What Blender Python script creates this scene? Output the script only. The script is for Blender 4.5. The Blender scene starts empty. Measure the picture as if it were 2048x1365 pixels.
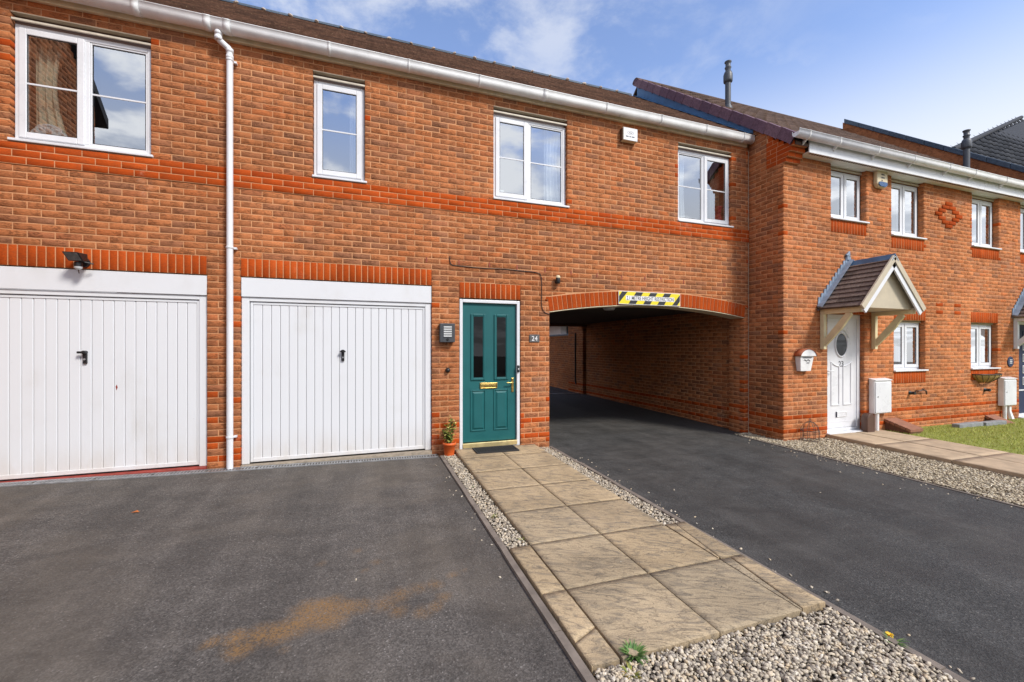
import bpy, bmesh, math, random
import numpy as np
from mathutils import Vector, Matrix, noise
random.seed(7); rng = np.random.default_rng(7)
scene = bpy.context.scene
col = scene.collection

# ------------------------------------------------------------------ camera, sky, sun, exposure
F_PX, HORIZ, YAW, CAM_D, CAM_H = 840.0, 695.0, math.radians(19.2), 5.76, 1.40
cd = bpy.data.cameras.new('camera'); cam = bpy.data.objects.new('camera', cd); col.objects.link(cam)
cam.location = (0, -CAM_D, CAM_H); cam.rotation_euler = (math.radians(90), 0, -YAW)
cd.sensor_width = 36; cd.lens = F_PX / 2048 * 36; cd.shift_y = (HORIZ - 682.5) / 2048
cd.clip_start = .05; cd.clip_end = 2000
scene.camera = cam

SUN_EL, SUN_AZ = math.radians(44), math.radians(33)      # azimuth measured from the wall normal towards +X
sdir = Vector((math.sin(SUN_AZ) * math.cos(SUN_EL), -math.cos(SUN_AZ) * math.cos(SUN_EL), math.sin(SUN_EL)))
ld = bpy.data.lights.new('sun', 'SUN'); ld.energy = 3.1; ld.angle = math.radians(12); ld.color = (1, .95, .88)
sun = bpy.data.objects.new('sun', ld); col.objects.link(sun)
sun.rotation_euler = (-sdir).to_track_quat('-Z', 'Y').to_euler(); sun.location = (5, -8, 12)

world = bpy.data.worlds.new('World'); scene.world = world; world.use_nodes = True
wn = world.node_tree.nodes; wl = world.node_tree.links; wn.clear()
wo = wn.new('ShaderNodeOutputWorld'); bg = wn.new('ShaderNodeBackground'); wl.new(bg.outputs[0], wo.inputs[0])
sky = wn.new('ShaderNodeTexSky'); sky.sky_type = 'NISHITA'; sky.sun_disc = False
sky.sun_elevation = SUN_EL; sky.sun_rotation = math.atan2(sdir.x, sdir.y)
sky.air_density = 1.0; sky.dust_density = .05; sky.ozone_density = 1.6
bg.inputs['Strength'].default_value = .12
tcw = wn.new('ShaderNodeTexCoord')
sp = wn.new('ShaderNodeSeparateXYZ'); wl.new(tcw.outputs['Generated'], sp.inputs[0])
def wmath(op, a, b=None, clamp=False):
    n = wn.new('ShaderNodeMath'); n.operation = op; n.use_clamp = clamp
    for i, v in enumerate((a, b)):
        if v is None: continue
        if isinstance(v, (int, float)): n.inputs[i].default_value = v
        else: wl.new(v, n.inputs[i])
    return n.outputs[0]
zz = wmath('ADD', wmath('MAXIMUM', sp.outputs['Z'], 0.0), .16)
cx_ = wmath('DIVIDE', sp.outputs['X'], zz); cy_ = wmath('DIVIDE', sp.outputs['Y'], zz)
cb = wn.new('ShaderNodeCombineXYZ'); wl.new(cx_, cb.inputs[0]); wl.new(cy_, cb.inputs[1]); cb.inputs[2].default_value = 1.7
def wnoise(scale, detail, rough, dist=0., off=(0, 0, 0)):
    mp = wn.new('ShaderNodeMapping'); mp.inputs['Location'].default_value = off; wl.new(cb.outputs[0], mp.inputs[0])
    n = wn.new('ShaderNodeTexNoise'); n.inputs['Scale'].default_value = scale; n.inputs['Detail'].default_value = detail
    n.inputs['Roughness'].default_value = rough; n.inputs['Distortion'].default_value = dist
    wl.new(mp.outputs[0], n.inputs['Vector']); return n.outputs['Fac']
def wramp(v, a, b):
    n = wn.new('ShaderNodeMapRange'); n.interpolation_type = 'SMOOTHSTEP'
    n.inputs['From Min'].default_value = a; n.inputs['From Max'].default_value = b; wl.new(v, n.inputs['Value']); return n.outputs[0]
fine = wramp(wnoise(3.4, 10, .62, .25, (.9, .25, 0)), .43, .68)
patch = wramp(wnoise(.62, 3, .5, 0, (5.6, 2.3, 0)), .40, .60)
cum = wramp(wnoise(2.6, 9, .55, .25, (0.4, 2.2, 5)), .45, .60)
# the sky behind the camera carries bigger clouds, as its reflections in the windows show
back = wramp(wmath('MULTIPLY', sp.outputs['Y'], -1.0), -.05, .35)
hz = wmath('MULTIPLY', wramp(wmath('MULTIPLY', sp.outputs['Z'], -1.0), -.54, -.25), .94)
m1 = wmath('MULTIPLY', wmath('MULTIPLY', fine, patch), .72)
m2 = wmath('MULTIPLY', wmath('MULTIPLY', cum, back), .95)
mm = wmath('MAXIMUM', m1, hz, True)
mixc = wn.new('ShaderNodeMix'); mixc.data_type = 'RGBA'
tint = wn.new('ShaderNodeMix'); tint.data_type = 'RGBA'; tint.blend_type = 'MULTIPLY'; tint.inputs['Factor'].default_value = 1; wl.new(sky.outputs[0], tint.inputs['A']); tint.inputs['B'].default_value = (1.75, 1.62, 1.72, 1)
wl.new(mm, mixc.inputs['Factor']); wl.new(tint.outputs['Result'], mixc.inputs['A']); mixc.inputs['B'].default_value = (6.3, 6.45, 6.7, 1)
mixd = wn.new('ShaderNodeMix'); mixd.data_type = 'RGBA'; wl.new(m2, mixd.inputs['Factor']); wl.new(mixc.outputs['Result'], mixd.inputs['A']); mixd.inputs['B'].default_value = (11.5, 11.6, 11.8, 1)
wl.new(mixd.outputs['Result'], bg.inputs['Color'])

vs = scene.view_settings
vs.view_transform = 'Standard'; vs.look = 'None'; vs.gamma = 1; vs.exposure = .36; vs.use_curve_mapping = False
scene.render.engine = 'CYCLES'

# ------------------------------------------------------------------ photo pixel -> place on a plane
FW = np.array([math.sin(YAW), math.cos(YAW), 0]); RT = np.array([math.cos(YAW), -math.sin(YAW), 0]); CP = np.array([0, -CAM_D, CAM_H])
def ray(x, y): return FW + RT * (x - 1024) / F_PX - np.array([0, 0, 1]) * (y - HORIZ) / F_PX
def wy(x, y, Y=0.): d = ray(x, y); return CP + d * ((Y - CP[1]) / d[1])
def wx(x, y, X): d = ray(x, y); return CP + d * ((X - CP[0]) / d[0])
def wz(x, y, Z): d = ray(x, y); return CP + d * ((Z - CP[2]) / d[2])
def proj(P):
    v = np.asarray(P, float) - CP; z = v @ FW
    return 1024 + F_PX * (v @ RT) / z, HORIZ - F_PX * v[2] / z, z
def gz(x, y): return -.045 - .017 * x + .013 * y          # the tarmac falls a little to the right and towards the road
def pz(x, y): return -.02 + .018 * y - .010 * (x - 1.7)     # the slab path

# ------------------------------------------------------------------ materials
class NT:
    def __init__(s, name):
        s.m = bpy.data.materials.new(name); s.m.use_nodes = True; s.t = s.m.node_tree; s.n = s.t.nodes; s.l = s.t.links
        s.b = s.n['Principled BSDF']; s.out = s.n['Material Output']
    def link(s, v, sock):
        if isinstance(v, (int, float)): sock.default_value = v
        elif isinstance(v, (tuple, list)): sock.default_value = (*v, 1) if len(v) == 3 and sock.type == 'RGBA' else v
        else: s.l.new(v, sock)
    def pos(s): return s.n.new('ShaderNodeNewGeometry').outputs['Position']
    def scale(s, v, k):
        n = s.n.new('ShaderNodeVectorMath'); n.operation = 'MULTIPLY'; s.l.new(v, n.inputs[0]); n.inputs[1].default_value = k; return n.outputs[0]
    def noise(s, v, scale, detail=4, rough=.55, dist=0.):
        n = s.n.new('ShaderNodeTexNoise'); s.l.new(v, n.inputs['Vector'])
        for k, x in (('Scale', scale), ('Detail', detail), ('Roughness', rough), ('Distortion', dist)): n.inputs[k].default_value = x
        return n.outputs['Fac']
    def voro(s, v, scale, out='Color', feature='F1'):
        n = s.n.new('ShaderNodeTexVoronoi'); n.feature = feature; s.l.new(v, n.inputs['Vector']); n.inputs['Scale'].default_value = scale; return n.outputs[out]
    def math(s, op, a, b=None, clamp=False):
        n = s.n.new('ShaderNodeMath'); n.operation = op; n.use_clamp = clamp; s.link(a, n.inputs[0])
        if b is not None: s.link(b, n.inputs[1])
        return n.outputs[0]
    def ramp(s, v, stops, mode='LINEAR'):
        n = s.n.new('ShaderNodeValToRGB'); e = n.color_ramp.elements; n.color_ramp.interpolation = mode
        while len(e) < len(stops): e.new(.5)
        for i, (p, c) in enumerate(stops): e[i].position = p; e[i].color = (*c, 1) if len(c) == 3 else c
        s.l.new(v, n.inputs[0]); return n.outputs[0]
    def mr(s, v, a, b, c=0., d=1., smooth=True):
        n = s.n.new('ShaderNodeMapRange'); n.interpolation_type = 'SMOOTHSTEP' if smooth else 'LINEAR'
        for i, x in enumerate((a, b, c, d)): n.inputs[i + 1].default_value = x
        s.link(v, n.inputs[0]); return n.outputs[0]
    def mix(s, f, a, b, mode='MIX'):
        n = s.n.new('ShaderNodeMix'); n.data_type = 'RGBA'; n.blend_type = mode
        s.link(f, n.inputs['Factor']); s.link(a, n.inputs['A']); s.link(b, n.inputs['B']); return n.outputs['Result']
    def attr(s, name): n = s.n.new('ShaderNodeAttribute'); n.attribute_name = name; return n.outputs['Fac']
    def rand(s):                       # per piece: the face attribute in joined meshes, the object's own number elsewhere
        oi = s.n.new('ShaderNodeObjectInfo'); a = s.math('ADD', s.math('MULTIPLY', s.attr('rnd'), 37.7), s.math('MULTIPLY', oi.outputs['Random'], 91.3))
        w = s.n.new('ShaderNodeTexWhiteNoise'); w.noise_dimensions = '1D'; s.l.new(a, w.inputs['W']); return w.outputs['Value']
    def bump(s, h, strength=.3, dist=.01):
        n = s.n.new('ShaderNodeBump'); n.inputs['Strength'].default_value = strength; n.inputs['Distance'].default_value = dist
        s.l.new(h, n.inputs['Height']); s.l.new(n.outputs[0], s.b.inputs['Normal'])
    def done(s, color=None, rough=.6, **kw):
        if color is not None: s.link(color, s.b.inputs['Base Color'])
        s.link(rough, s.b.inputs['Roughness'])
        for k, v in kw.items(): s.link(v, s.b.inputs[k.replace('_', ' ')])
        return s.m

def plain(name, c, rough=.5, var=.12, scale=6., metal=0., bump=0.):
    t = NT(name); p = t.pos(); n = t.noise(p, scale, 6, .6)
    f = t.mr(n, .25, .75, 1 - var, 1 + var * .6)
    cc = t.mix(1., c, t.mix(1., (1, 1, 1), f, 'MULTIPLY'), 'MULTIPLY')
    if bump: t.bump(t.noise(p, scale * 14, 4), bump, .003)
    return t.done(cc, t.mr(n, .3, .7, max(.05, rough - .08), min(1, rough + .08)), Metallic=metal)

def brick_mat(name, stops, streak=.35, bumpk=.55, gain=1.):
    t = NT(name); p = t.pos(); r = t.rand()
    c = t.ramp(r, [(q, tuple(v * gain for v in k)) for q, k in stops])
    st = t.noise(t.scale(p, (9, 9, 46)), 3.0, 6, .62, 1.2)
    c = t.mix(1., c, t.mix(1., (1, 1, 1), t.mr(st, .30, .68, 1 - streak, 1.12), 'MULTIPLY'), 'MULTIPLY')
    cr = t.noise(t.scale(p, (7, 7, 26)), 1.5, 3, .5, 1.6)          # torn, folded face of a rustic brick
    crease = t.math('MULTIPLY', t.mr(t.math('ABSOLUTE', t.math('SUBTRACT', cr, .5)), 0, .075, 1., 0.), t.mr(t.noise(p, 8, 2), .42, .56))
    c = t.mix(t.math('MULTIPLY', crease, streak * 1.7, True), c, (.13, .050, .026))
    big = t.noise(p, .7, 3, .5)
    c = t.mix(1., c, t.mix(1., (1, 1, 1), t.mr(big, .3, .7, .84, 1.10), 'MULTIPLY'), 'MULTIPLY')
    salt = t.math('MULTIPLY', t.mr(t.noise(t.scale(p, (1, 1, .8)), 1.9, 6, .62, .6), .60, .74), t.mr(t.noise(p, 40, 3), .35, .62)); c = t.mix(t.math('MULTIPLY', salt, .30), c, (.62, .42, .30))      # salt bloom
    soot = t.math('MULTIPLY', t.mr(t.noise(t.scale(p, (2.6, 2.6, .30)), 1.0, 5, .6, .4), .58, .74), .24); c = t.mix(soot, c, (.16, .085, .055))                     # rain streaks
    h = t.math('ADD', t.math('MULTIPLY', st, 1.0), t.math('ADD', t.math('MULTIPLY', crease, -.8), t.math('MULTIPLY', t.noise(p, 260, 3), .35)))
    t.bump(h, bumpk, .006)
    return t.done(c, .95, Specular_IOR_Level=.05)
M = {}
BS = [(0, (.34, .150, .080)), (.12, (.38, .156, .077)), (.32, (.45, .168, .071)), (.58, (.495, .178, .070)), (.80, (.525, .194, .078)), (.92, (.515, .162, .058)), (1, (.41, .163, .080))]
M['brick'] = brick_mat('rustic brick', BS, .38, .70)
M['brick23_lit'] = brick_mat('paler lit front brick', BS, .36, .70, 1.2)  # paler front bricks; the front's brighter light is partly in this gain
M['red'] = brick_mat('smooth red brick', [(0, (.36, .058, .010)), (.4, (.42, .070, .012)), (.8, (.455, .081, .015)), (1, (.385, .058, .011))], .16, .25)
def mortar():
    t = NT('mortar'); p = t.pos(); n = t.noise(p, 90, 5, .6); b = t.noise(p, 1.3, 4)
    c = t.ramp(n, [(.2, (.49, .235, .110)), (.8, (.62, .32, .165))]); c = t.mix(1., c, t.mix(1., (1, 1, 1), t.mr(b, .3, .7, .85, 1.1), 'MULTIPLY'), 'MULTIPLY')
    t.bump(t.noise(p, 300, 3), .5, .003); return t.done(c, .95, Specular_IOR_Level=.1)
M['mortar'] = mortar()
M['mortarpale'] = plain('pale sealant', (.44, .33, .24), .8, .2, 20)
M['drip'] = plain('weathered cream drip', (.58, .52, .42), .5, .2, 9)
M['concrete'] = plain('sandy concrete', (.30, .25, .19), .9, .3, 20)
M['upvc'] = plain('white plastic', (.70, .71, .73), .32, .06, 3)
M['oldwhite'] = plain('weathered white plastic', (.80, .80, .79), .35, .12, 5)
M['cream'] = plain('cream paint', (.72, .62, .42), .5, .12, 9)
M['cream2'] = plain('pale cream timber paint', (.70, .60, .36), .5, .12, 8)
M['beige'] = plain('beige soffit board', (.52, .45, .33), .6, .1, 6)
def garage_paint():
    t = NT('white painted steel'); p = t.pos(); sx = t.n.new('ShaderNodeSeparateXYZ'); t.l.new(p, sx.inputs[0])
    n = t.noise(t.scale(p, (1, 1, .35)), 5, 6, .6); n2 = t.noise(p, 1.1, 4, .55)
    dirt = t.math('MULTIPLY', t.mr(n2, .48, .72), t.mr(n, .35, .75))
    low = t.math('MULTIPLY', t.mr(sx.outputs['Z'], .45, -.02), t.mr(n, .3, .7, .1, .5))
    sp_ = t.mr(t.noise(p, 55, 2), .74, .79)
    c = t.mix(t.math('MULTIPLY', dirt, .42), (.69, .705, .725), (.50, .47, .42)); c = t.mix(low, c, (.52, .45, .37)); c = t.mix(t.math('MULTIPLY', sp_, .35), c, (.35, .33, .3))
    return t.done(c, .38)
M['garage'] = garage_paint()
M['teal'] = plain('teal door paint', (.0, .096, .100), .6, .10, 4, bump=.04)
M['navy'] = plain('navy door paint', (.006, .018, .065), .6, .1, 4)
M['brass'] = plain('brass', (.62, .44, .14), .28, .1, 20, 1.)
M['goldstrip'] = plain('gold anodised strip', (.80, .66, .33), .35, .12, 12, .7)
M['black'] = plain('black plastic', (.012, .012, .013), .42, .15, 20)
M['rubber'] = plain('black rubber', (.022, .022, .024), .75, .25, 30, bump=.3)
M['anthracite'] = plain('anthracite metal', (.05, .055, .062), .5, .12, 20)
M['opal'] = plain('opal diffuser', (.62, .63, .62), .35, .04, 8)
M['flue'] = plain('grey plastic flue', (.062, .068, .080), .5, .25, 9)
M['lead'] = plain('sky tinted lead', (.075, .165, .29), .42, .25, 5, .25, .15)  # blue of the reflected sky put into the base colour
M['leadpale'] = plain('weathered lead', (.24, .30, .38), .5, .3, 9, .2, .2)
M['steel'] = plain('galvanised steel', (.42, .43, .44), .45, .25, 14, .7)
M['terracotta'] = plain('orange plastic pot', (.68, .12, .018), .5, .1, 8)
M['terraroof'] = plain('terracotta paint', (.34, .09, .03), .6, .3, 20)
M['slate'] = plain('dark slate plate', (.10, .095, .09), .6, .35, 30)
M['yellow'] = plain('yellow sign vinyl', (.80, .66, .02), .45, .06, 6)
M['signblack'] = plain('black sign vinyl', (.02, .021, .026), .5, .1, 6)
M['ink'] = plain('dark print', (.03, .03, .05), .5, .1, 20)
M['paper'] = plain('white sign vinyl', (.78, .78, .78), .45, .05, 6)
M['ivory'] = plain('aged ivory plastic', (.66, .56, .36), .45, .12, 10)
M['blueplastic'] = plain('blue plastic lens', (.02, .08, .22), .25, .2, 10)
M['redstep'] = plain('red floor paint', (.30, .045, .03), .55, .35, 12)
M['brownplastic'] = plain('brown plastic', (.09, .045, .03), .5, .2, 8)
M['wedge'] = plain('red brown coping', (.27, .115, .065), .8, .25, 12, bump=.3)
M['wedgedark'] = plain('brown clay brick', (.15, .062, .036), .85, .3, 14, bump=.3)
M['stonegrey'] = plain('grey edging stone', (.24, .25, .25), .85, .25, 12, bump=.3)
M['curtain'] = plain('cream curtain', (.62, .54, .38), .9, .1, 4)
M['curtainw'] = plain('white curtain', (.75, .74, .72), .9, .08, 4)
M['ornament'] = plain('white fretwork', (.72, .72, .70), .6, .1, 10)
M['redvase'] = plain('red cloth', (.72, .025, .045), .5, .3, 14)
M['darkfoil'] = plain('rusted wire', (.09, .06, .045), .6, .3, 20)
M['pipe_black'] = plain('black cable', (.016, .013, .012), .5, .15, 20)
M['coir'] = plain('coir liner', (.46, .31, .12), .95, .45, 40, bump=.6)
M['room'] = plain('room wall', (.30, .28, .25), .9, .1, 3)
M['passage_dark'] = plain('darkened passage lining', (.055, .045, .036), .8, .2, 6)  # near black to deepen the passage, its shade put into the colour
M['render'] = plain('white render', (.72, .73, .75), .8, .08, 3)
def tile_mat(name, stops, lichen, rough=.9):
    t = NT(name); p = t.pos(); r = t.rand(); c = t.ramp(r, stops)
    n = t.noise(p, 30, 5, .65); c = t.mix(1., c, t.mix(1., (1, 1, 1), t.mr(n, .3, .7, .7, 1.2), 'MULTIPLY'), 'MULTIPLY')
    c = t.mix(t.mr(t.noise(p, 46, 4, .6), .60, .72, 0, .75), c, lichen)
    t.bump(t.noise(p, 120, 4), .5, .006); return t.done(c, rough, Specular_IOR_Level=.2)
M['tile'] = tile_mat('brown concrete tile', [(0, (.075, .040, .028)), (.5, (.105, .055, .036)), (1, (.135, .070, .046))], (.24, .17, .10))
M['tile23'] = tile_mat('pinkish brown tile', [(0, (.078, .050, .039)), (.5, (.104, .067, .052)), (1, (.130, .084, .064))], (.23, .19, .14))
M['tilegrey'] = tile_mat('blue grey pantile', [(0, (.022, .025, .033)), (.5, (.034, .038, .048)), (1, (.050, .053, .062))], (.085, .085, .08), .85)
M['verge'] = tile_mat('plum verge tile', [(0, (.13, .07, .095)), (.5, (.165, .09, .115)), (1, (.20, .115, .135))], (.22, .16, .14), .6)
M['ridge'] = tile_mat('slate blue ridge tile', [(0, (.06, .085, .12)), (1, (.10, .13, .17))], (.22, .2, .17), .6)
M['canopytile'] = tile_mat('dark canopy tile', [(0, (.10, .075, .062)), (.5, (.15, .11, .092)), (1, (.19, .145, .12))], (.25, .2, .15))
M['mortarblob'] = plain('pale bedding mortar', (.50, .42, .34), .95, .3, 20)
def tarmac(name, c0, c1, chip, warm, stain=False):
    t = NT(name); p = t.pos()
    ag = t.voro(p, 125); r = t.n.new('ShaderNodeSeparateColor'); t.l.new(ag, r.inputs[0])
    spk = t.math('POWER', t.math('MULTIPLY', t.math('ADD', r.outputs[0], t.noise(p, 70, 3)), .58), 1.5)
    c = t.mix(spk, c0, c1)
    c = t.mix(t.mr(r.outputs[1], .97, .99, 0, .38), c, chip)
    w = t.noise(p, .75, 5, .6, .4); c = t.mix(t.mr(w, .40, .66, 0, .55), c, warm)
    w2 = t.noise(t.scale(p, (1, 1.6, 1)), 2.3, 6, .65, .5); c = t.mix(1., c, t.mix(1., (1, 1, 1), t.mr(w2, .3, .7, .76, 1.16), 'MULTIPLY'), 'MULTIPLY')
    pale = t.math('MULTIPLY', t.mr(t.noise(p, 5.5, 5, .7, 1.5), .66, .74), .28); c = t.mix(pale, c, (.17, .145, .115))
    trk = t.noise(t.scale(p, (2.6, .16, 1)), 1.0, 4, .6, .3); c = t.mix(1., c, t.mix(1., (1, 1, 1), t.mr(trk, .3, .7, .80, 1.14), 'MULTIPLY'), 'MULTIPLY')
    scuff = t.math('MULTIPLY', t.mr(t.noise(t.scale(p, (7, 2.2, 1)), 1.0, 5, .65, 1.2), .70, .76), .22); c = t.mix(scuff, c, (.26, .24, .21))
    if stain:
        s_ = t.attr('stain'); g = t.mr(t.noise(p, 95, 3, .6), .34, .64)
        c = t.mix(t.math('MULTIPLY', s_, t.mr(g, 0, 1, .20, .95), True), c, (.25, .135, .045))
    t.bump(t.math('ADD', t.voro(p, 125, 'Distance'), t.noise(p, 120, 3)), .5, .005)
    return t.done(c, t.mr(w2, .3, .7, .72, .9), Specular_IOR_Level=.3)
M['tarmac_old'] = tarmac('old tarmac', (.044, .039, .034), (.150, .133, .118), (.36, .33, .30), (.125, .103, .080), True)
M['tarmac_new'] = tarmac('dark tarmac', (.020, .0195, .0185), (.090, .087, .082), (.26, .24, .21), (.066, .059, .052))
M['soil'] = plain('soil', (.10, .078, .058), 1., .4, 25, bump=.6)
def slab_mat():
    t = NT('riven buff slab'); p = t.pos(); r = t.rand()
    base = t.ramp(r, [(0, (.34, .26, .165)), (.3, (.43, .32, .19)), (.65, (.46, .345, .21)), (1, (.37, .295, .195))])
    o = t.n.new('ShaderNodeVectorMath'); o.operation = 'ADD'; t.l.new(p, o.inputs[0]); cb_ = t.n.new('ShaderNodeCombineXYZ'); t.l.new(t.math('MULTIPLY', r, 9.), cb_.inputs[0]); t.l.new(t.math('MULTIPLY', r, 5.), cb_.inputs[1]); t.l.new(cb_.outputs[0], o.inputs[1])
    rot = t.n.new('ShaderNodeVectorRotate'); rot.rotation_type = 'Z_AXIS'; rot.inputs['Angle'].default_value = .45; t.l.new(o.outputs[0], rot.inputs['Vector'])
    st = t.noise(t.scale(rot.outputs[0], (3.2, 9, 3)), 1.5, 7, .62, 1.6)
    c = t.mix(t.mr(st, .44, .68, 0, .80), base, (.19, .158, .118))
    ln = t.math('ABSOLUTE', t.math('SUBTRACT', t.noise(t.scale(rot.outputs[0], (2.2, 6.5, 2)), 1.3, 5, .6, 2.2), .5)); cr = t.mr(ln, 0, .022, 1, 0)
    c = t.mix(t.math('MULTIPLY', cr, .50), c, (.12, .095, .07))
    c = t.mix(1., c, t.mix(1., (1, 1, 1), t.mr(t.noise(p, 1.4, 3), .3, .7, .80, 1.12), 'MULTIPLY'), 'MULTIPLY')
    c = t.mix(1., c, t.mix(1., (1, 1, 1), t.mr(t.noise(p, 140, 3), .3, .7, .82, 1.12), 'MULTIPLY'), 'MULTIPLY')
    c = t.mix(t.mr(t.noise(p, 34, 2), .775, .80, 0, .7), c, (.6, .57, .5))
    h = t.math('ADD', t.math('MULTIPLY', st, 1.3), t.math('ADD', t.math('MULTIPLY', cr, -.35), t.math('MULTIPLY', t.noise(p, 150, 3), .15)))
    t.bump(h, .55, .010); return t.done(c, .88, Specular_IOR_Level=.25)
M['slab'] = slab_mat()
M['slab2'] = plain('weathered buff slab', (.42, .31, .20), .9, .25, 5, bump=.25)
M['kerb'] = plain('brownish concrete edging', (.19, .155, .125), .92, .3, 9, bump=.4)
def stone_mat(name, stops):
    t = NT(name); r = t.rand(); p = t.pos(); c = t.ramp(r, stops)
    c = t.mix(1., c, t.mix(1., (1, 1, 1), t.mr(t.noise(p, 160, 4, .65), .3, .7, .72, 1.15), 'MULTIPLY'), 'MULTIPLY'); t.bump(t.noise(p, 200, 3), .4, .003)
    return t.done(c, .85, Specular_IOR_Level=.25)
M['gravel'] = stone_mat('grey cream gravel', [(0, (.19, .165, .135)), (.13, (.30, .255, .20)), (.4, (.48, .41, .31)), (.65, (.60, .52, .40)), (.8, (.55, .43, .28)), (.92, (.70, .63, .52)), (1, (.35, .305, .245))])
M['gravelwarm'] = stone_mat('cream gravel', [(0, (.20, .165, .12)), (.2, (.36, .295, .20)), (.5, (.52, .43, .29)), (.75, (.63, .545, .40)), (1, (.44, .385, .30))])
def leafm(name, stops, rough=.6):
    t = NT(name); r = t.rand(); c = t.ramp(r, stops); return t.done(c, rough, Subsurface_Weight=.0)
M['leaf'] = leafm('variegated leaf', [(0, (.06, .11, .02)), (.3, (.13, .20, .03)), (.6, (.34, .36, .07)), (.88, (.52, .46, .14)), (1, (.20, .09, .03))])
M['weed'] = leafm('weed leaf', [(0, (.05, .12, .025)), (.6, (.09, .19, .04)), (1, (.16, .24, .06))])
M['weeddry'] = leafm('yellowing weed', [(0, (.10, .16, .03)), (.6, (.30, .28, .05)), (1, (.40, .22, .04))])
M['grass'] = leafm('lawn grass', [(0, (.22, .28, .03)), (.5, (.36, .40, .05)), (.85, (.48, .45, .10)), (1, (.52, .45, .18))], .7)
M['petal'] = leafm('yellow petal', [(0, (.80, .45, .01)), (1, (.85, .55, .02))])
M['deadleaf'] = plain('dead leaf', (.42, .12, .02), .7, .3, 30)
def glass(name, tint, k, base):
    t = NT(name); t.n.remove(t.b)
    fr = t.n.new('ShaderNodeFresnel'); fr.inputs['IOR'].default_value = 1.5
    f = t.math('ADD', t.math('MULTIPLY', fr.outputs[0], k), base, True)
    bf = t.math('SUBTRACT', 1., t.n.new('ShaderNodeNewGeometry').outputs['Backfacing']); f = t.math('MULTIPLY', f, bf)      # only the outer face of the pane mirrors
    tr = t.n.new('ShaderNodeBsdfTransparent'); t.link(t.mix(bf, (1, 1, 1), tint), tr.inputs[0])
    gl = t.n.new('ShaderNodeBsdfGlossy'); gl.inputs['Roughness'].default_value = .004; gl.inputs['Color'].default_value = (.93, .96, 1, 1)
    mx = t.n.new('ShaderNodeMixShader'); t.link(f, mx.inputs[0]); t.l.new(tr.outputs[0], mx.inputs[1]); t.l.new(gl.outputs[0], mx.inputs[2]); t.l.new(mx.outputs[0], t.out.inputs[0])
    return t.m
M['glass'] = glass('window glass', (.80, .86, .88), 2.6, .32)
M['glassdark'] = glass('door glass', (.03, .03, .035), .7, .0)

# ------------------------------------------------------------------ mesh helpers
ORG = {}
def rootloc(o): return ORG.get(o.name, Vector((0, 0, 0))) if o else Vector((0, 0, 0))
def tag(o, label=None, cat=None, group=None, kind=None):
    if label: o['label'] = label
    if cat: o['category'] = cat
    if group: o['group'] = group
    if kind: o['kind'] = kind
    return o
def thing(name, loc, label, cat, group=None, kind=None):
    o = bpy.data.objects.new(name, None); col.objects.link(o); o.location = loc; o.empty_display_size = .1
    ORG[o.name] = Vector(loc); return tag(o, label, cat, group, kind)
def link_mesh(name, me, mat, parent, loc=None):
    if mat and not me.materials: me.materials.append(mat)
    o = bpy.data.objects.new(name, me); col.objects.link(o)
    if parent: o.parent = parent; ORG[o.name] = rootloc(parent)
    if loc is not None: o.location = loc
    return o
def fast_mesh(name, V, Fc, rnd=None, smooth=False):
    V = np.asarray(V, np.float32); Fc = np.asarray(Fc, np.int32); me = bpy.data.meshes.new(name)
    me.vertices.add(len(V)); me.vertices.foreach_set('co', V.ravel()); k = Fc.shape[1]
    me.loops.add(Fc.size); me.loops.foreach_set('vertex_index', Fc.ravel()); me.polygons.add(len(Fc))
    me.polygons.foreach_set('loop_start', np.arange(0, Fc.size, k, dtype=np.int32)); me.polygons.foreach_set('loop_total', np.full(len(Fc), k, np.int32))
    if smooth: me.polygons.foreach_set('use_smooth', np.ones(len(Fc), bool))
    me.update(calc_edges=True)
    if rnd is not None: a = me.attributes.new('rnd', 'FLOAT', 'FACE'); a.data.foreach_set('value', np.asarray(rnd, np.float32))
    return me
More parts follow.
